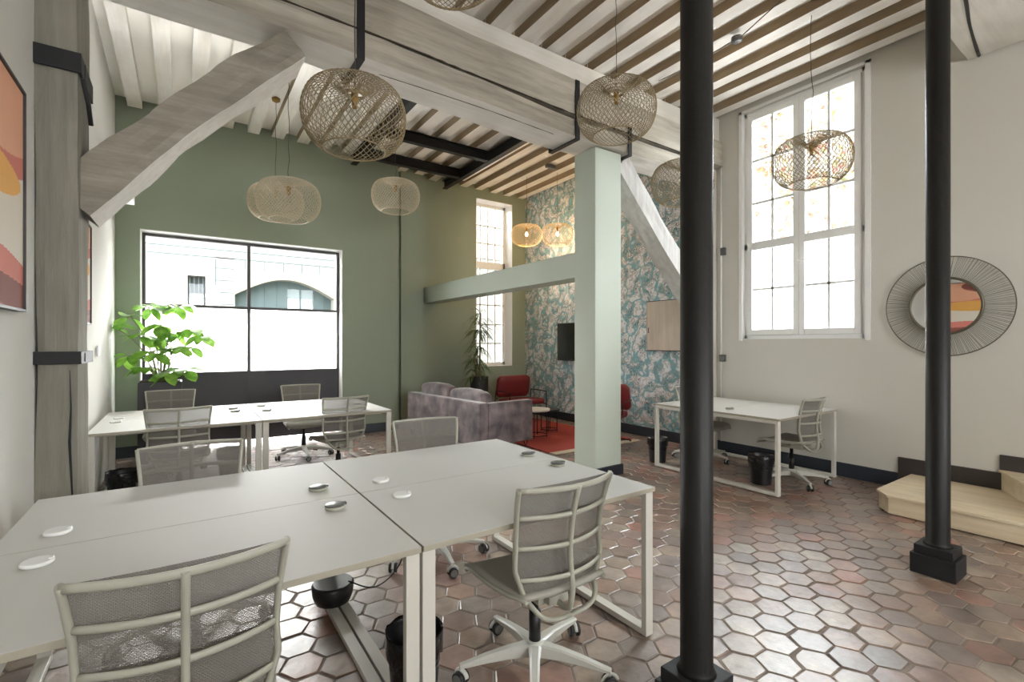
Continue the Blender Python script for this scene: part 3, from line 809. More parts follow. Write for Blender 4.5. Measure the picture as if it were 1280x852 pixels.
def make_chair():
    t = thing('task_chair', '', 'chair')
    # base
    m = MB(); m.lathe([(.03, .075), (.042, .085), (.042, .125), (.034, .14), (.028, .142)], 24)
    for k in range(5):
        a = .314+2*PI*k/5
        dr = Vector((math.cos(a), math.sin(a), 0)); sd = Vector((-dr.y, dr.x, 0))
        secs = []
        for r, hw_, z0, z1 in ((.03, .03, .078, .132), (.12, .022, .082, .128), (.22, .019, .080, .112), (.30, .017, .074, .094), (.335, .013, .072, .088)):
            c = dr*r
            secs.append([c-sd*hw_*.8+Vector((0, 0, z0)), c+sd*hw_*.8+Vector((0, 0, z0)), c+sd*hw_+Vector((0, 0, z1-.006)), c+sd*hw_*.6+Vector((0, 0, z1)), c-sd*hw_*.6+Vector((0, 0, z1)), c-sd*hw_+Vector((0, 0, z1-.006))])
        v = [p for s_ in secs for p in s_]; f = []
        for i_ in range(4):
            for q in range(6): f.append((i_*6+q, i_*6+(q+1) % 6, (i_+1)*6+(q+1) % 6, (i_+1)*6+q))
        f.append((24, 25, 26, 27, 28, 29))
        m.add(v, f, 0, False)
    m.build('star_base', 'chair_base', t)
    for k in range(5):
        a = .314+2*PI*k/5; sw = a+.9+.7*k
        c = Vector((math.cos(a)*.33, math.sin(a)*.33, 0))
        R = Matrix.Translation(c) @ Matrix.Rotation(sw, 4, 'Z')
        m = MB()
        m.lathe([(.007, .05), (.007, .08)], 8, M4=R)
        # hood over the wheels
        arc = [R @ Vector((.034*math.cos(q), 0, .031+.034*math.sin(q))) for q in [PI*(.05+.9*i_/8) for i_ in range(9)]]
        m.tube(arc, .010, 6, ry=.003, up=None)
        m.box(0, 0, 0, 0, 0, 0) if False else None
        cs = m.build('caster', 'chair_base', t)
        m = MB()
        for sgn in (-1, 1):
            R2 = R @ Matrix.Translation((0, sgn*.0165, .0305)) @ Matrix.Rotation(PI/2, 4, 'X')
            m.lathe([(.024, -.010), (.0295, -.007), (.0295, .007), (.024, .010)], 20, M4=R2)
            m.lathe([(.0225, -.0112), (.0225, .0112)], 20, M4=R2, mi=1)
        m.build('wheel', ['rubber', 'wheel_grey'], cs)
    m = MB(); m.lathe([(.026, .135), (.026, .27), (.016, .271), (.016, .37)], 20); m.build('gas_lift', 'black_plastic', t)
    m = MB(); m.box(-.075, .075, -.13, .09, .365, .42); m.box(-.05, .05, -.17, -.13, .375, .41); m.box(.075, .17, -.05, -.035, .395, .403)
    m.build('tilt_mechanism', 'chair_plastic', t, bevel=.008)
    # seat sling
    def seat(u, v):
        y = -.225+v*.475; s_ = (u-.5)*2
        hwid = .20+.035*math.sin(min(1, v*1.4)*PI/2)
        if v > .93: hwid -= .03*((v-.93)/.07)**2
        z = .452-.012*math.sin(v*PI)+.014*s_*s_
        if v > .78: z -= .055*((v-.78)/.22)**2
        if v < .12: z += .006
        return (s_*hwid, y, z)
    m = MB(); m.grid(seat, 14, 16)
    so = m.build('seat', 'seat_fabric', t, solid=.018)
    m = MB()
    for s_ in (-1, 1):
        m = MB()
        rail = [Vector(seat(0 if s_ < 0 else 1, q/10))+Vector((0, 0, -.012)) for q in range(0, 11)]
        m.tube(rail, .010, 6, ry=.008)
        m.tube([(s_*.21, .02, .435), (s_*.12, .0, .405), (s_*.06, -.02, .40)], .012, 6)
        m.build('seat_rail', 'chair_plastic', t)
    # back frame
    m = MB()
    for s_ in (-1, 1):
        pts = [bpt(s_, .895-.445*q/16) for q in range(17)]
        pts += [Vector((s_*.158, -.215, .415)), Vector((s_*.13, -.235, .385)), Vector((s_*.075, -.24, .365)), Vector((0, -.24, .36))]
        m.tube(smooth_path(pts, 2), .0095, 8, ry=.014)
    m.tube([bpt(0, .895-.425*q/12, -.004) for q in range(13)]+[Vector((0, -.25, .43)), Vector((0, -.24, .39)), Vector((0, -.2, .375)), Vector((0, -.12, .385))], .011, 8, ry=.014)
    for z in (.89, .775, .65, .53):
        m.tube([bpt(-1+2*q/16, z, -.004) for q in range(17)], .0065, 8, ry=.0125 if z > .88 else .0105, up=(0, 0, 1))
    m.build('back_frame', 'chair_plastic', t)
    m = MB()
    m.grid(lambda u, v: mpt(-.99+1.98*u, .455+v*.440), 18, 18)
    bo = m.build('back_mesh', 'mesh_fabric', t)
    uv = bo.data.uv_layers.new(name='UVMap')
    for l in bo.data.loops:
        co = bo.data.vertices[l.vertex_index].co; uv.data[l.index].uv = (co.x, co.z)
    return t
chair0 = make_chair()
CH = [((.005, 1.71), 0, 'grey mesh office chair in the left foreground, its framed back nearest the camera'),
      ((1.285, 1.70), -.02, 'grey mesh office chair at the right end of the front desks, whole star base visible'),
      ((.045, 2.93), PI+.02, 'grey mesh office chair facing the camera across the left front desk'),
      ((1.42, 3.0), PI-.12, 'grey mesh office chair facing the camera across the front desks, before the velvet sofa'),
      ((-.03, 5.24), 0, 'grey mesh office chair with its back to the camera at the back left desk'),
      ((1.37, 5.3), .1, 'grey mesh office chair with its back to the camera at the right-hand back desk'),
      ((1.28, 6.62), PI-.03, 'grey mesh office chair on the window side of the right-hand back desk'),
      ((-.12, 6.7), PI, 'grey mesh office chair just in front of the leafy plant under the window'),
      ((5.25, 2.5), 0, 'grey mesh office chair seen side-on at the desk by the cream wall'),
      ((5.36, 3.62), PI, 'grey mesh office chair mostly hidden behind the thick black pole at the right desk')]
chairs = [chair0]+[copy_tree(chair0) for _ in CH[1:]]
for ((x, y), rz, lab), c in zip(CH, chairs):
    c.location = (x, y, 0.002); c.rotation_euler = (0, 0, rz); c['label'] = lab; c['group'] = 'grey mesh office chairs'

# ------------------------------------------------------------------ bins
def make_bin():
    t = thing('waste_bin', '', 'bin')
    m = MB(); m.lathe([(.095, .002), (.118, .29), (.121, .30), (.117, .302), (.112, .285), (.092, .012), (.001, .01)], 28, cap=False); m.build('bucket', 'black_plastic', t)
    m = MB(); n = 36; prof = [(.108, .16), (.115, .29), (.1215, .306), (.1235, .296), (.124, .25), (.120, .21)]
    v = []; f = []
    for i_, (r, z) in enumerate(prof):
        for k in range(n):
            a = 2*PI*k/n; j = random.uniform(-.003, .003)
            v.append(((r+j*(1 if i_ > 2 else .5))*math.cos(a), (r+j)*math.sin(a), z+(random.uniform(-.02, .01) if i_ == 5 else j)))
    for i_ in range(len(prof)-1):
        for k in range(n): f.append((i_*n+k, i_*n+(k+1) % n, (i_+1)*n+(k+1) % n, (i_+1)*n+k))
    m.add(v, f, 0, True); m.build('bin_liner', 'bag_black', t)
    return t
bin0 = make_bin()
BN = [(.76, 1.80, 'black waste bin with bag behind the paired white legs of the front desks'),
      (4.95, 2.66, 'black waste bin with bag beside the near leg of the lone right desk'),
      (4.80, 3.86, 'black waste bin under the far end of the lone right desk'),
      (.42, 6.1, 'black waste bin beside the paired middle legs of the back desks'),
      (-.45, 5.55, 'black waste bin under the back left desk beside the white wall')]
bins = [bin0]+[copy_tree(bin0) for _ in BN[1:]]
for (x, y, lab), b_ in zip(BN, bins):
    b_.location = (x, y, 0); b_['label'] = lab
    if lab.endswith('legs of the front desks'): b_.location = (x, y, .0385); b_.scale = (.92,)*3
    b_['group'] = 'black waste bins'

# ------------------------------------------------------------------ woven pendants
def make_pendant(mat, nst=46, rw=.0030, name='pendant_lamp'):
    t = thing(name, '', 'lamp')
    prof = smooth_path([(.055, 0, .150), (.12, 0, .205), (.20, 0, .205), (.275, 0, .165), (.316, 0, .08), (.322, 0, -.01), (.30, 0, -.10), (.25, 0, -.168), (.19, 0, -.2)], 3)
    m = MB(); K = len(prof); sweep = 1.9
    for sg in (-1, 1):
        for k in range(nst):
            a0 = 2*PI*k/nst
            pts = []
            for i_, p in enumerate(prof):
                a = a0+sg*sweep*i_/(K-1)
                r = p[0]+.0012*sg
                pts.append((r*math.cos(a), r*math.sin(a), p[2]))
            m.tube(pts, rw, 4, ry=rw*.7, cap=False, up=None)
    m.build('woven_shade', mat, t)
    for (r, z) in ((.055, .15), (.19, -.2)):
        m = MB(); m.tube([(r*math.cos(2*PI*k/32), r*math.sin(2*PI*k/32), z) for k in range(32)], .005, 6, closed=True)
        m.build('rim_ring', mat, t)
    m = MB(); m.lathe([(.012, .19), (.022, .185), (.022, .12), (.016, .10), (.016, .07)], 16); m.tube([(-.055, 0, .15), (.055, 0, .15)], .003, 5); m.tube([(0, -.055, .15), (0, .055, .15)], .003, 5)
    m.build('socket', 'brass', t)
    m = MB(); m.lathe([(.008, .07), (.02, .05), (.028, .02), (.02, -.008), (.004, -.016)], 16)
    m.build('bulb', 'glass', t)
    return t
bm, nt_, p_ = new_mat('bulb'); p_.inputs['Base Color'].default_value = lin(240, 236, 226); p_.inputs['Roughness'].default_value = .2; M['bulb'] = bm
bm, nt_, p_ = new_mat('bulb_lit'); p_.inputs['Emission Color'].default_value = (1, .62, .28, 1); p_.inputs['Emission Strength'].default_value = 14; M['bulb_lit'] = bm
pend0 = make_pendant('bamboo')
pendP = make_pendant('bamboo_pale', 54, .0027)
pendW = make_pendant('bamboo', 34, .0026)
for ch in kids(pendW):
    if ch.name.startswith('bulb'): ch.data.materials[0] = M['bulb_lit']
CY, SY = math.cos(YAW), math.sin(YAW)
def cord(top, bot, par, name='cord', wav=.006, seed=1):
    rnd = random.Random(seed); pts = []
    T, B = Vector(top), Vector(bot)
    for k in range(11):
        p = T.lerp(B, k/10)
        if 0 < k < 10: p += Vector((rnd.uniform(-wav, wav), rnd.uniform(-wav, wav), 0))
        pts.append(p-Vector(par.location))
    s = par.scale[0]
    m = MB(); m.tube([p/s for p in pts], .0032/s, 6)
    return m.build(name, 'cord', par)
PL = [(pend0, (.915, 3.14, 2.90), 1, 4.47, 'largest woven bamboo pendant, hanging before the main beam at left', 0),
      (None, (2.97, 2.81, 3.37), 1, 4.47, 'round woven bamboo pendant hanging before the top of the sage column'),
      (None, (4.39, 3.2, 3.15), 1, 4.47, 'woven bamboo pendant half hidden behind the thick black pole'),
      (None, (4.78, 2.10, 3.12), 1, 4.47, 'woven bamboo pendant hanging before the tall white casement window'),
      (None, (1.38, 2.69, 3.86), .98, 4.47, 'woven bamboo pendant cut off by the top edge of the photo'),
      ]
protos = [pend0]+[copy_tree(pend0) for _ in PL[1:]]
for i_, (row, o) in enumerate(zip(PL, protos)):
    o.location = row[1]; o.scale = (row[2],)*3; o['label'] = row[4]; o['group'] = 'woven bamboo pendants'
    cord((row[1][0], row[1][1], row[3]), (row[1][0], row[1][1], row[1][2]+.18), o, seed=i_+2, wav=.014 if i_ == 3 else .006)
PP = [((.94, 6.5, 3.17), .98, 4.43, 'pale woven pendant, left of the two overlapping ones before the green wall'),
      ((.92, 5.52, 2.95), .98, 4.43, 'pale woven pendant, right of the two overlapping ones before the green wall'),
      ((2.36, 6.22, 3.42), .98, 4.44, 'small-looking pale woven pendant alone under the black steel beams')]
protos = [pendP]+[copy_tree(pendP) for _ in PP[1:]]
for i_, ((x, y, z), s, top, lab) in enumerate(PP):
    o = protos[i_]; o.location = (x, y, z); o.scale = (s,)*3; o['label'] = lab; o['group'] = 'woven bamboo pendants'
    cord((x, y, top), (x, y, z+.18), o, seed=i_+12, wav=.01)
m = MB(); m.lathe([(.01, -.05), (.045, -.03), (.05, .0), (.02, .02)], 18)
tag(m.build('ceiling_rose', 'brass', loc=(.94, 6.5, 4.45)), 'small brass ceiling rose holding the left of the two overlapping pale pendants', 'ceiling rose')
PW = [((5.12, 7.02, 3.40), 'lit amber woven pendant in the lounge corner, fully in view'), ((5.45, 6.55, 3.36), 'lit amber woven pendant half hidden by the left side of the sage column')]
protos = [pendW]+[copy_tree(pendW) for _ in PW[1:]]
for i_, ((x, y, z), lab) in enumerate(PW):
    o = protos[i_]; o.location = (x, y, z); o.scale = (.86,)*3; o['label'] = lab; o['group'] = 'lit woven pendants'
    cord((x, y, 4.46), (x, y, z+.16), o, seed=i_+22, wav=.002)
    l = bpy.data.lights.new('lamp_glow', 'POINT'); l.energy = 14; l.color = (1, .66, .34); l.shadow_soft_size = .03
    lo = bpy.data.objects.new('lamp_glow', l); COL.objects.link(lo); lo.location = (x, y, z-.06)

# cables along the ceiling in front
m = MB(); m.tube(smooth_path([(4.50, 3.6, 4.46), (4.48, 3.13, 4.42), (4.45, 2.68, 4.415)], 5), .005, 5)
m.tube(smooth_path([(4.45, 2.58, 4.415), (4.28, 2.13, 4.42), (4.1, 1.5, 4.455)], 5), .005, 5)
jb = tag(m.build('ceiling_cable', 'cord'), 'slack grey cable strung below the joists near the tall white window', 'cable')
m = MB(); m.lathe([(.02, -.035), (.05, -.03), (.05, .01), (.03, .02)], 18, (4.45, 2.63, 4.42))
m.build('junction_box', 'grommet_dark', jb)

# ------------------------------------------------------------------ sunburst mirror
mir = thing('wall_mirror', 'round wall mirror with a wide bronze wire rim on the cream wall', 'mirror', (XR-.03, 1.43, 1.80))
RO, RI = .465, .255
m = MB()
for k in range(180):
    a = 2*PI*k/180+random.uniform(-.004, .004); b_ = a+random.uniform(-.02, .02)
    m.tube([(-.03, RI*math.cos(a), RI*math.sin(a)), (.005, RO*math.cos(b_), RO*math.sin(b_))], .0016, 3, cap=False)
m.build('rim_wire', 'wire_bronze', mir)['kind'] = 'stuff'
m = MB()
m.tube([(.005, RO*math.cos(2*PI*k/64), RO*math.sin(2*PI*k/64)) for k in range(64)], .0045, 6, closed=True); m.build('outer_ring', 'wire_bronze', mir)
m = MB()
m.tube([(-.03, (RI+.006)*math.cos(2*PI*k/64), (RI+.006)*math.sin(2*PI*k/64)) for k in range(64)], .013, 8, closed=True); m.build('inner_ring', 'wire_bronze', mir)
m = MB(); RX = Matrix.Rotation(-PI/2, 4, 'Y'); m.lathe([(RI, .0), (RI, .03), (.001, .0302)], 64, M4=RX, smooth=False); m.build('mirror_glass', 'mirror', mir)

# ------------------------------------------------------------------ framed abstract prints on the left wall
def art(name, label, y0, y1, z0, z1, ph=0, flip=False):
    t = thing(name, label, 'picture')
    xw = xl((y0+y1)/2); x1 = xw+.035
    yc = (y0+y1)/2; W_ = y1-y0; H_ = z1-z0
    m = MB(); m.box(xw+.004, x1-.006, y0, y1, z0, z1); 
    m.build('backing', 'art_paper', t)
    fm = MB(); e = .012
    fm.box(xw+.003, x1+.006, y0-e, y0, z0-e, z1+e); fm.box(xw+.003, x1+.006, y1, y1+e, z0-e, z1+e); fm.box(xw+.003, x1+.006, y0, y1, z0-e, z0); fm.box(xw+.003, x1+.006, y0, y1, z1, z1+e)
    fm.build('frame', 'dark_frame', t)
    m = MB(); nx, nz = 220, 180; vs = []; fs = []; mi = []
    for j in range(nz+1):
        for i_ in range(nx+1):
            vs.append((x1-.004, y0+W_*i_/nx, z0+H_*j/nz))
    def colr(u, v):
        a = .16+.10*math.sin(3.2*(1-u)+.4+ph)
        if v < a*.55: return 1
        if v < a: return 2
        yb = .50+.06*math.sin(u*6+ph); 
        if ((u-.55)/.42)**2+((v-.55)/.1)**2 < 1: return 4
        s_ = .62+.07*math.sin(u*5+1+ph)
        if v > s_ and v < s_+.10: return 2
        if v >= s_+.10:
            if ((u-.45)/.26)**2+((v-.93)/.12)**2 < 1: return 1
            return 3
        return 0
    for j in range(nz):
        for i_ in range(nx):
            fs.append((j*(nx+1)+i_, j*(nx+1)+i_+1, (j+1)*(nx+1)+i_+1, (j+1)*(nx+1)+i_)); mi.append(colr((i_+.5)/nx, (j+.5)/nz))
    m.add(vs, fs, mi); m.build('print', ['art_paper', 'art_brown', 'art_rose', 'art_salmon', 'art_ochre'], t)
    return t
art('framed_print', 'framed abstract print of terracotta and ochre waves on the white wall at the left edge', 1.75, 3.17, 1.61, 2.62)
art('framed_print', 'narrow sliver of a second framed print on the white wall just behind the timber post', 4.55, 5.36, 1.62, 2.42, 1.5)
m = MB(); m.box(xl(4.9)+.001, xl(4.9)+.012, 6.0, 6.12, 1.33, 1.43)
tag(m.build('light_switch', 'switch_white', bevel=.003), 'small white switch plate on the white wall beside the lower post band', 'switch')
m = MB(); m.box(xl(6.7), -.45, 6.5, 6.85, 3.0, 3.28)
tag(m.build('duct_box', 'white_paint', bevel=.004), 'small white box jutting from the white wall below the timber brace', 'box')

# ------------------------------------------------------------------ sofa
sofa = thing('sofa', 'grey purple velvet sofa seen from behind, beside the sage column', 'sofa', (3.14, 5.32, 0), .10)
def cushion(name, x0, x1, y0, y1, z0, z1, mat, parent, puff=.03, n=8, seed=0, bev=.03):
    rnd = random.Random(seed)
    m = MB()
    def f(face):
        pass
    cx, cy, cz = (x0+x1)/2, (y0+y1)/2, (z0+z1)/2; hx, hy, hz = (x1-x0)/2, (y1-y0)/2, (z1-z0)/2
    def mapp(a, b_, c_):
        l = (abs(a)**6+abs(b_)**6+abs(c_)**6)**(1/6)
        a, b_, c_ = a/l, b_/l, c_/l
        px = hx*a*(1+puff/hx*(1-b_*b_)*(1-c_*c_)); py = hy*b_*(1+puff/hy*(1-a*a)*(1-c_*c_)); pz = hz*c_*(1+puff/hz*(1-a*a)*(1-b_*b_))
        j = .004*math.sin(9*a+seed)*math.cos(7*b_+seed)+.004*math.sin(8*c_+3*b_)
        return (cx+px+j, cy+py+j, cz+pz+j)
    for ax in range(3):
        for sg in (-1, 1):
            def fn(u, v, ax=ax, sg=sg):
                p = [0, 0, 0]; p[ax] = sg; p[(ax+1) % 3] = (2*u-1)*sg; p[(ax+2) % 3] = 2*v-1
                return mapp(*p)
            m.grid(fn, n, n)
    o = m.build(name, mat, parent)
    bm_ = None
    return o
m = MB(); m.box(.012, .90, .012, 1.94, .12, .30); m.build('sofa_base', 'velvet', sofa, bevel=.015)
m = MB(); m.box(0, .14, 0, 1.95, .10, .68); m.build('backrest', 'velvet', sofa, bevel=.02, seg=3)
m = MB(); m.box(.141, .92, 0, .13, .10, .665); m.build('armrest', 'velvet', sofa, bevel=.02, seg=3)
m = MB(); m.box(.141, .92, 1.82, 1.95, .10, .665); m.build('armrest', 'velvet', sofa, bevel=.02, seg=3)
cushion('seat_cushion', .15, .91, .14, .97, .30, .47, 'velvet', sofa, .02, seed=1)
cushion('seat_cushion', .15, .91, .98, 1.81, .30, .47, 'velvet', sofa, .02, seed=2)
cushion('back_cushion', .145, .33, .15, .97, .475, .80, 'velvet', sofa, .018, seed=3)
cushion('back_cushion', .145, .33, .99, 1.80, .475, .83, 'velvet', sofa, .018, seed=4)
for (x, y) in ((.06, .06), (.84, .06), (.06, 1.88), (.84, 1.88)):
    m = MB(); m.tube([(x-.04, y, .10), (x, y, .004), (x+.04, y, .10)], .007, 6); m.build('leg', 'black_steel', sofa)

# rug
m = MB(); m.box(0, 1.62, .12, 3.0, .003, .014, 0); m.box(0, 1.62, 0, .12, .003, .014, 1)
tag(m.build('rug', ['rug', 'rug_border'], loc=(3.98, 4.82, 0)), 'red rug with a pale border lying between the sofa and the wallpapered wall', 'rug')

# nesting side tables
def side_table(x, y, w_, h_, top, label):
    t = thing('side_table', label, 'table', (x, y, .014))
    m = MB(); m.lathe([(w_/2-.004, h_), (w_/2, h_+.004), (w_/2, h_+.026), (w_/2-.004, h_+.03)], 32); m.build('tabletop', top, t)
    m = MB(); m.tube([((w_/2-.05)*math.cos(2*PI*k/32), (w_/2-.05)*math.sin(2*PI*k/32), .03) for k in range(32)], .006, 6, closed=True); m.build('foot_ring', 'black_steel', t)
    for k in range(4):
        a = PI/4+k*PI/2
        m = MB(); m.tube([((w_/2-.05)*math.cos(a), (w_/2-.05)*math.sin(a), .0), ((w_/2-.05)*math.cos(a), (w_/2-.05)*math.sin(a), h_)], .007, 6); m.build('leg', 'black_steel', t)
side_table(4.50, 5.93, .44, .40, 'table_white', 'small side table with a cream round top and black wire legs beside the sofa')
side_table(4.98, 6.2, .36, .33, 'pot_black', 'lower side table with a black round top on the red rug')

# red lounge chair in the corner
def rounded_pad(name, w_, h_, d_, mat, parent, M4, r=.09, n=6):
    poly = []
    for (sx, sy, a0) in ((1, 1, 0), (-1, 1, PI/2), (-1, -1, PI), (1, -1, 1.5*PI)):
        for k in range(n+1):
            a = a0+PI/2*k/n
            poly.append((sx*(w_/2-r)+r*math.cos(a), sy*(h_/2-r)+r*math.sin(a)))
    m = MB(); nn = len(poly)
    lay = [(.93, -d_/2), (1, -d_/2+.02), (1, d_/2-.02), (.93, d_/2), (.5, d_/2+.012)]
    v = [M4 @ Vector((x*s, y*s, z)) for s, z in lay for x, y in poly]
    f = [(i_*nn+k, i_*nn+(k+1) % nn, (i_+1)*nn+(k+1) % nn, (i_+1)*nn+k) for i_ in range(len(lay)-1) for k in range(nn)]
    f.append(tuple(range(nn-1, -1, -1))); f.append(tuple((len(lay)-1)*nn+k for k in range(nn)))
    m.add(v, f, 0, True)
    return m.build(name, mat, parent)
lc = thing('lounge_chair', 'dark red leather lounge chair in the corner under the tall window', 'armchair', (5.22, 7.35, .0), PI-.12)
rounded_pad('backrest', .70, .42, .09, 'red_leather', lc, Matrix.Translation((0, -.30, .63)) @ Matrix.Rotation(-PI/2-.22, 4, 'X'))
rounded_pad('seat', .70, .62, .10, 'red_leather', lc, Matrix.Translation((0, .04, .375)) @ Matrix.Rotation(.06, 4, 'X'))
for s_ in (-1, 1):
    m = MB(); m.tube(smooth_path([(s_*.38, .32, .016), (s_*.38, .30, .52), (s_*.38, .25, .56), (s_*.38, -.20, .56), (s_*.38, -.28, .50), (s_*.38, -.36, .016)], 5), .009, 8)
    m.tube([(s_*.38, .28, .33), (s_*.34, .28, .34)], .008, 6); m.tube([(s_*.38, -.3, .40), (s_*.33, -.3, .40)], .008, 6); m.tube([(s_*.37, -.3, .33), (s_*.37, .28, .33)], .008, 6)
    m.build('arm_frame', 'black_steel', lc)

# red swivel chair behind the column
rc = thing('swivel_chair', 'small red upholstered swivel chair by the wallpaper just right of the sage column', 'chair', (5.12, 4.98, .015), PI/2+.35)
rounded_pad('backrest', .44, .40, .07, 'red_leather', rc, Matrix.Translation((0, -.25, .64)) @ Matrix.Rotation(-PI/2-.28, 4, 'X'), r=.08)
rounded_pad('seat', .46, .44, .08, 'red_leather', rc, Matrix.Translation((0, .02, .41)))
m = MB()
for s_ in (-1, 1): m.tube(smooth_path([(s_*.23, -.27, .60), (s_*.25, -.1, .60), (s_*.25, .06, .58), (s_*.24, .1, .42)], 5), .008, 8)
m.tube([(-.23, -.29, .60), (.23, -.29, .60)], .008, 8)
m.build('arm_frame', 'black_steel', rc)
m = MB(); m.lathe([(.02, .05), (.02, .37)], 14); m.build('pedestal', 'black_steel', rc)
for k in range(4):
    a = PI/4+k*PI/2
    m = MB(); m.tube([(0, 0, .065), (.33*math.cos(a), .33*math.sin(a), .02)], [.016, .01], 8); m.lathe([(.014, .001), (.014, .02)], 10, (.33*math.cos(a), .33*math.sin(a), 0))
    m.build('leg', 'black_steel', rc)

# tv and wall cabinet on the wallpaper
tv = thing('wall_screen', 'black flat television mounted on the patterned wallpaper behind the sage column', 'television', (XR-.03, 6.48, 1.48))
m = MB(); m.box(-.035, .0, -.60, .60, -.35, .35); m.build('casing', 'black_plastic', tv, bevel=.004)
m = MB(); m.box(-.037, -.0355, -.585, .585, -.335, .335); m.build('screen', 'screen', tv)
m = MB(); m.box(.0, .028, -.2, .2, -.15, .15); m.build('bracket', 'black_steel', tv)
cb = thing('wall_cabinet', 'pale wood panel with dark edges and small handle on the wallpaper beside the black pole', 'cabinet', (XR-.002, 4.58, 1.715))
m = MB(); m.box(-.05, 0, -.37, .37, -.38, .38); m.build('body', 'dark_frame', cb)
m = MB(); m.box(-.062, -.0505, -.358, .358, -.368, .368); d_ = m.build('door', 'cabinet_wood', cb, bevel=.002)
m = MB(); m.tube([(-.063, .31, -.03), (-.08, .31, -.03), (-.08, .31, -.1), (-.063, .31, -.1)], .005, 6); m.build('handle', 'black_steel', d_)

# ------------------------------------------------------------------ plants
def leaf_pts(base, dirv, length, width, droop, n=6, fold=.15, upv=Vector((0, 0, 1))):
    d = Vector(dirv).normalized(); side = d.cross(upv)
    if side.length < .05: side = Vector((1, 0, 0))
    side.normalize(); nor = side.cross(d)
    rows = []
    for i_ in range(n+1):
        t = i_/n
        c = Vector(base)+d*length*t+Vector((0, 0, -droop*length*t*t))
        w_ = width*math.sin(PI*min(1, t*.92+.04))**.8*(1 if t < .98 else .1)
        if i_ in (0, n): w_ = width*.04
        rows.append((c-side*w_+nor*fold*w_, c, c+side*w_+nor*fold*w_))
    return rows
def add_leaf(m, *a, **k):
    rows = leaf_pts(*a, **k); v = [p for r in rows for p in r]; f = []
    for i_ in range(len(rows)-1):
        f += [(i_*3, i_*3+1, i_*3+4, i_*3+3), (i_*3+1, i_*3+2, i_*3+5, i_*3+4)]
    m.add(v, f, 0, True)
rnd = random.Random(11)
pl1 = thing('potted_plant', 'big bright green broad-leaved plant in a dark planter before the street window', 'plant', (-.23, 7.42, 0))
m = MB(); m.prism([(-.22, -.2), (.22, -.2), (.22, .2), (-.22, .2)], .002, .98); m.build('planter', 'dark_panel', pl1, bevel=.01)
m = MB(); m.box(-.2, .2, -.18, .18, .981, .99); m.build('soil', 'soil', pl1)
mst = MB(); ml = MB()
tips = [(-.46, -.05, 1.66), (-.30, .02, 1.78), (-.12, -.02, 1.90), (.02, .05, 1.95), (.17, -.02, 1.92), (-.22, -.08, 1.55), (0, -.1, 1.68), (.12, 0, 1.60), (.32, .02, 1.66), (.42, -.04, 1.55), (-.30, 0, 1.30), (-.08, -.1, 1.35), (.16, -.1, 1.38), (.30, .05, 1.40), (-.15, .05, 1.15), (.05, -.12, 1.10), (.24, -.05, 1.12), (-.02, .1, 1.5)]
for (x, y, z) in tips:
    b0 = Vector((x*.12, y*.2, .99)); t_ = Vector((x, y, z))
    mst.tube(smooth_path([b0, b0.lerp(t_, .5)+Vector((-x*.12, 0, .08)), t_], 4), [.008]*4+[.005]*5, 5)
    nl = rnd.choice((7, 8, 9))
    for k in range(nl):
        a = 2*PI*k/nl+rnd.uniform(-.3, .3)
        d = Vector((math.cos(a), math.sin(a), rnd.uniform(-.7, .25)))
        L = rnd.uniform(.12, .2)
        p1 = t_+d*.04
        mst.tube([t_, p1], .003, 4)
        add_leaf(ml, p1, d, L, L*.36, rnd.uniform(.15, .55), n=9, fold=.08, upv=Vector((rnd.uniform(-.3, .3), rnd.uniform(-.6, 0), 1)))
for q_ in (mst, ml): q_.v = [(max(x, -.455), min(y, .34), z) for x, y, z in q_.v]
mst.build('stem', 'stem_green', pl1); ml.build('foliage', 'leaf', pl1)

pl2 = thing('potted_plant', 'tall slim plant with narrow drooping leaves in a black pot before the tall window', 'plant', (4.50, 7.65, .0145))
m = MB(); m.lathe([(.14, .002), (.165, .60), (.17, .80), (.172, .83), (.155, .832), (.152, .80), (.001, .795)], 32, cap=False); m.build('planter', 'pot_black', pl2)
m = MB(); m.lathe([(.151, .78), (.151, .798)], 24); m.build('soil', 'soil', pl2)
mst = MB(); ml = MB(); rnd = random.Random(5)
for (tx, ty, h_) in ((-.05, 0, 1.35), (.04, .02, 2.0), (.0, -.03, 1.72), (-.1, .02, 1.15)):
    mst.tube(smooth_path([(tx*.3, ty, .79), (tx*.8, ty, .79+(h_-.79)*.6), (tx, ty, h_)], 4), .015, 6)
    nl = 44
    for k in range(nl):
        z = h_-rnd.uniform(0, .42); a = rnd.uniform(0, 2*PI)
        d = Vector((math.cos(a), math.sin(a), rnd.uniform(.2, 1.3)))
        add_leaf(ml, (tx, ty, z), d, rnd.uniform(.28, .46), .013, rnd.uniform(.5, 1.1), n=6, fold=.3)
mst.build('stem', 'stem_brown', pl2); ml.build('foliage', 'leaf_dark', pl2)

# ------------------------------------------------------------------ outdoors
m = MB(); m.box(-30, 40, -20, 40, -.3, -.1); gr = struct(m.build('trim_2', 'street'))
gr.name = 'ground_outside'
tag(gr, 'pale street ground outside the windows', 'ground'); gr['kind'] = 'structure'
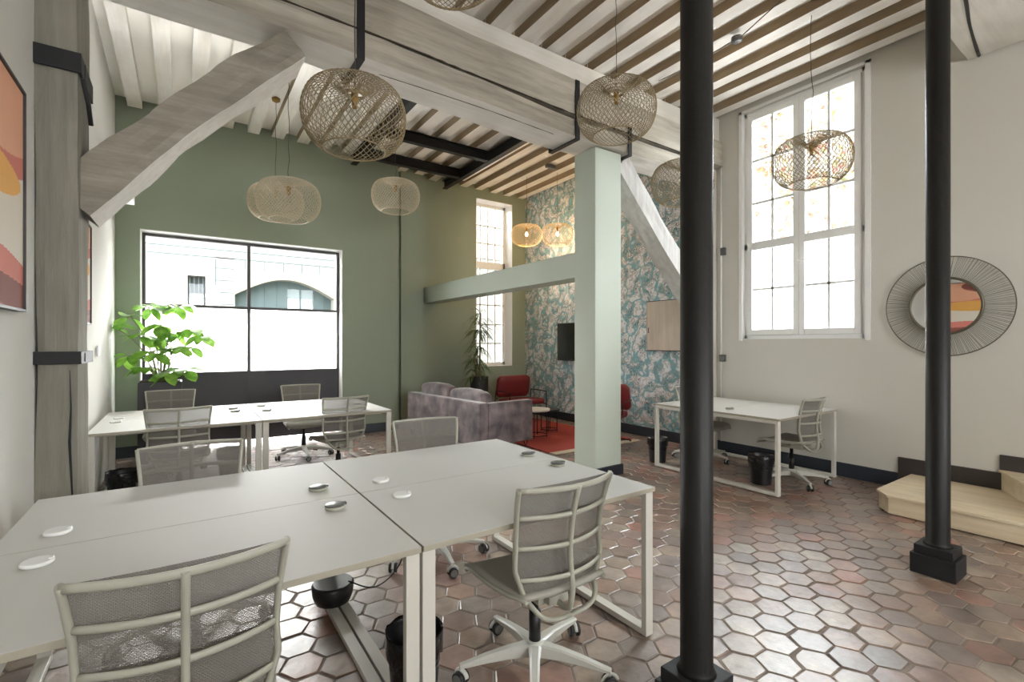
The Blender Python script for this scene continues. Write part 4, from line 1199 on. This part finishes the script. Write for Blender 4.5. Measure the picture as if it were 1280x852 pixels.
# stone facade across the street
YF = 13.0
fac = thing('stone_facade', 'overexposed pale stone house front across the street, seen through the street window', 'building', (0, YF, 0))
m = MB()
ax0, ax1, azs = 1.0, 3.25, 2.9   # arched gate
m.box(-6, .08, 0, .4, -.1, 7.2); m.box(.42, ax0, 0, .4, -.1, 7.2); m.box(ax1, 10, 0, .4, -.1, 7.2)
m.box(.08, .42, 0, .4, -.1, 2.1); m.box(.08, .42, 0, .4, 2.98, 7.2)
n = 16; top = []
for k in range(n+1):
    t = k/n; x = ax0+(ax1-ax0)*t; top.append((x, 2.60+.42*math.sin(PI*t)))
for k in range(n):
    (xa, za), (xb, zb) = top[k], top[k+1]
    m.hexa([(xa, 0, za), (xb, 0, zb), (xb, .4, zb), (xa, .4, za)], [(xa, 0, 7.2), (xb, 0, 7.2), (xb, .4, 7.2), (xa, .4, 7.2)])
m.box(-6, 10, -.08, 0, 3.95, 4.1); m.box(-6, 10, -.14, 0, 4.1, 4.3)
m.build('stone_wall', 'stone', fac)
m = MB()
for k in range(n):
    (xa, za), (xb, zb) = top[k], top[k+1]
    m.hexa([(xa, -.03, za), (xb, -.03, zb), (xb, 0, zb), (xa, 0, za)], [(xa, -.03, za+.16), (xb, -.03, zb+.16), (xb, 0, zb+.16), (xa, 0, za+.16)])
m.build('arch_band', 'arch_stone', fac)
m = MB(); m.box(ax0, ax1, .3, .38, -.1, 3.2)
for k in range(8): m.box(ax0+.1+k*.28, ax0+.13+k*.28, .28, .3, -.1, 3.15)
m.build('gate', 'door_teal', fac)
m = MB(); m.box(.08, .42, .3, .36, 2.1, 2.98); wv = m.build('window', 'door_teal', fac)
m = MB()
for k in range(4): m.tube([(.12+k*.085, .05, 2.1), (.12+k*.085, .05, 3.02)], .012, 6)
m.build('window_bar', 'dark_frame', wv)
m = MB()
for z in (2.35, 2.62, 2.9, 3.18, 3.42): m.box(.62, .98, -.006, 0, z, z+.02)
for z in (3.42, 3.6, 3.76, 3.9): m.box(-6, 10, -.006, 0, z, z+.022)
for x in (.6, ): m.box(x, x+.025, -.006, 0, 1.5, 3.4)
for k in range(7): m.box(1.2+k*.42, 1.22+k*.42, -.006, 0, 3.2, 3.42)
m.build('stone_joint', 'door_teal', fac)

# creeper-covered wall of the courtyard beyond the tall casement
cw = thing('courtyard_wall', 'sunlit courtyard wall beyond the tall white casement window', 'wall', (10.2, 4.5, 0))
m = MB(); m.box(0, .3, -6, 9, -.1, 9.5); m.build('masonry', 'court_white', cw)
m = MB(); rnd = random.Random(3)
cl = [(rnd.uniform(-2.5, 6), rnd.uniform(3.2, 8.5)) for _ in range(230)]
for (cy, cz) in cl:
    for k in range(14):
        y = cy+rnd.gauss(0, .25); z = cz+rnd.gauss(0, .25); x = -.05-rnd.random()*.35
        d = Vector((rnd.uniform(-1, -.2), rnd.uniform(-.6, .6), rnd.uniform(-.9, .2)))
        add_leaf(m, (x, y, z), d, .16, .06, .3, n=3)
cr = tag(m.build('creeper', 'creeper', loc=(10.2, 4.5, 0)), 'red and green creeper leaves seen through the upper panes of the tall casement', 'creeper', kind='stuff')
m = MB()
for k in range(10):
    m.tube([(6.9, 1.2+k*.4, 1.0), (6.9, 1.2+k*.4, 4.9)], .007, 6)
for z in (3.0, 4.75): m.tube([(6.9, 1.1, z), (6.9, 4.9, z)], .009, 6)
tag(m.build('window_guard_grille', 'street'), 'pale upright metal bars outside the tall casement window', 'grille')
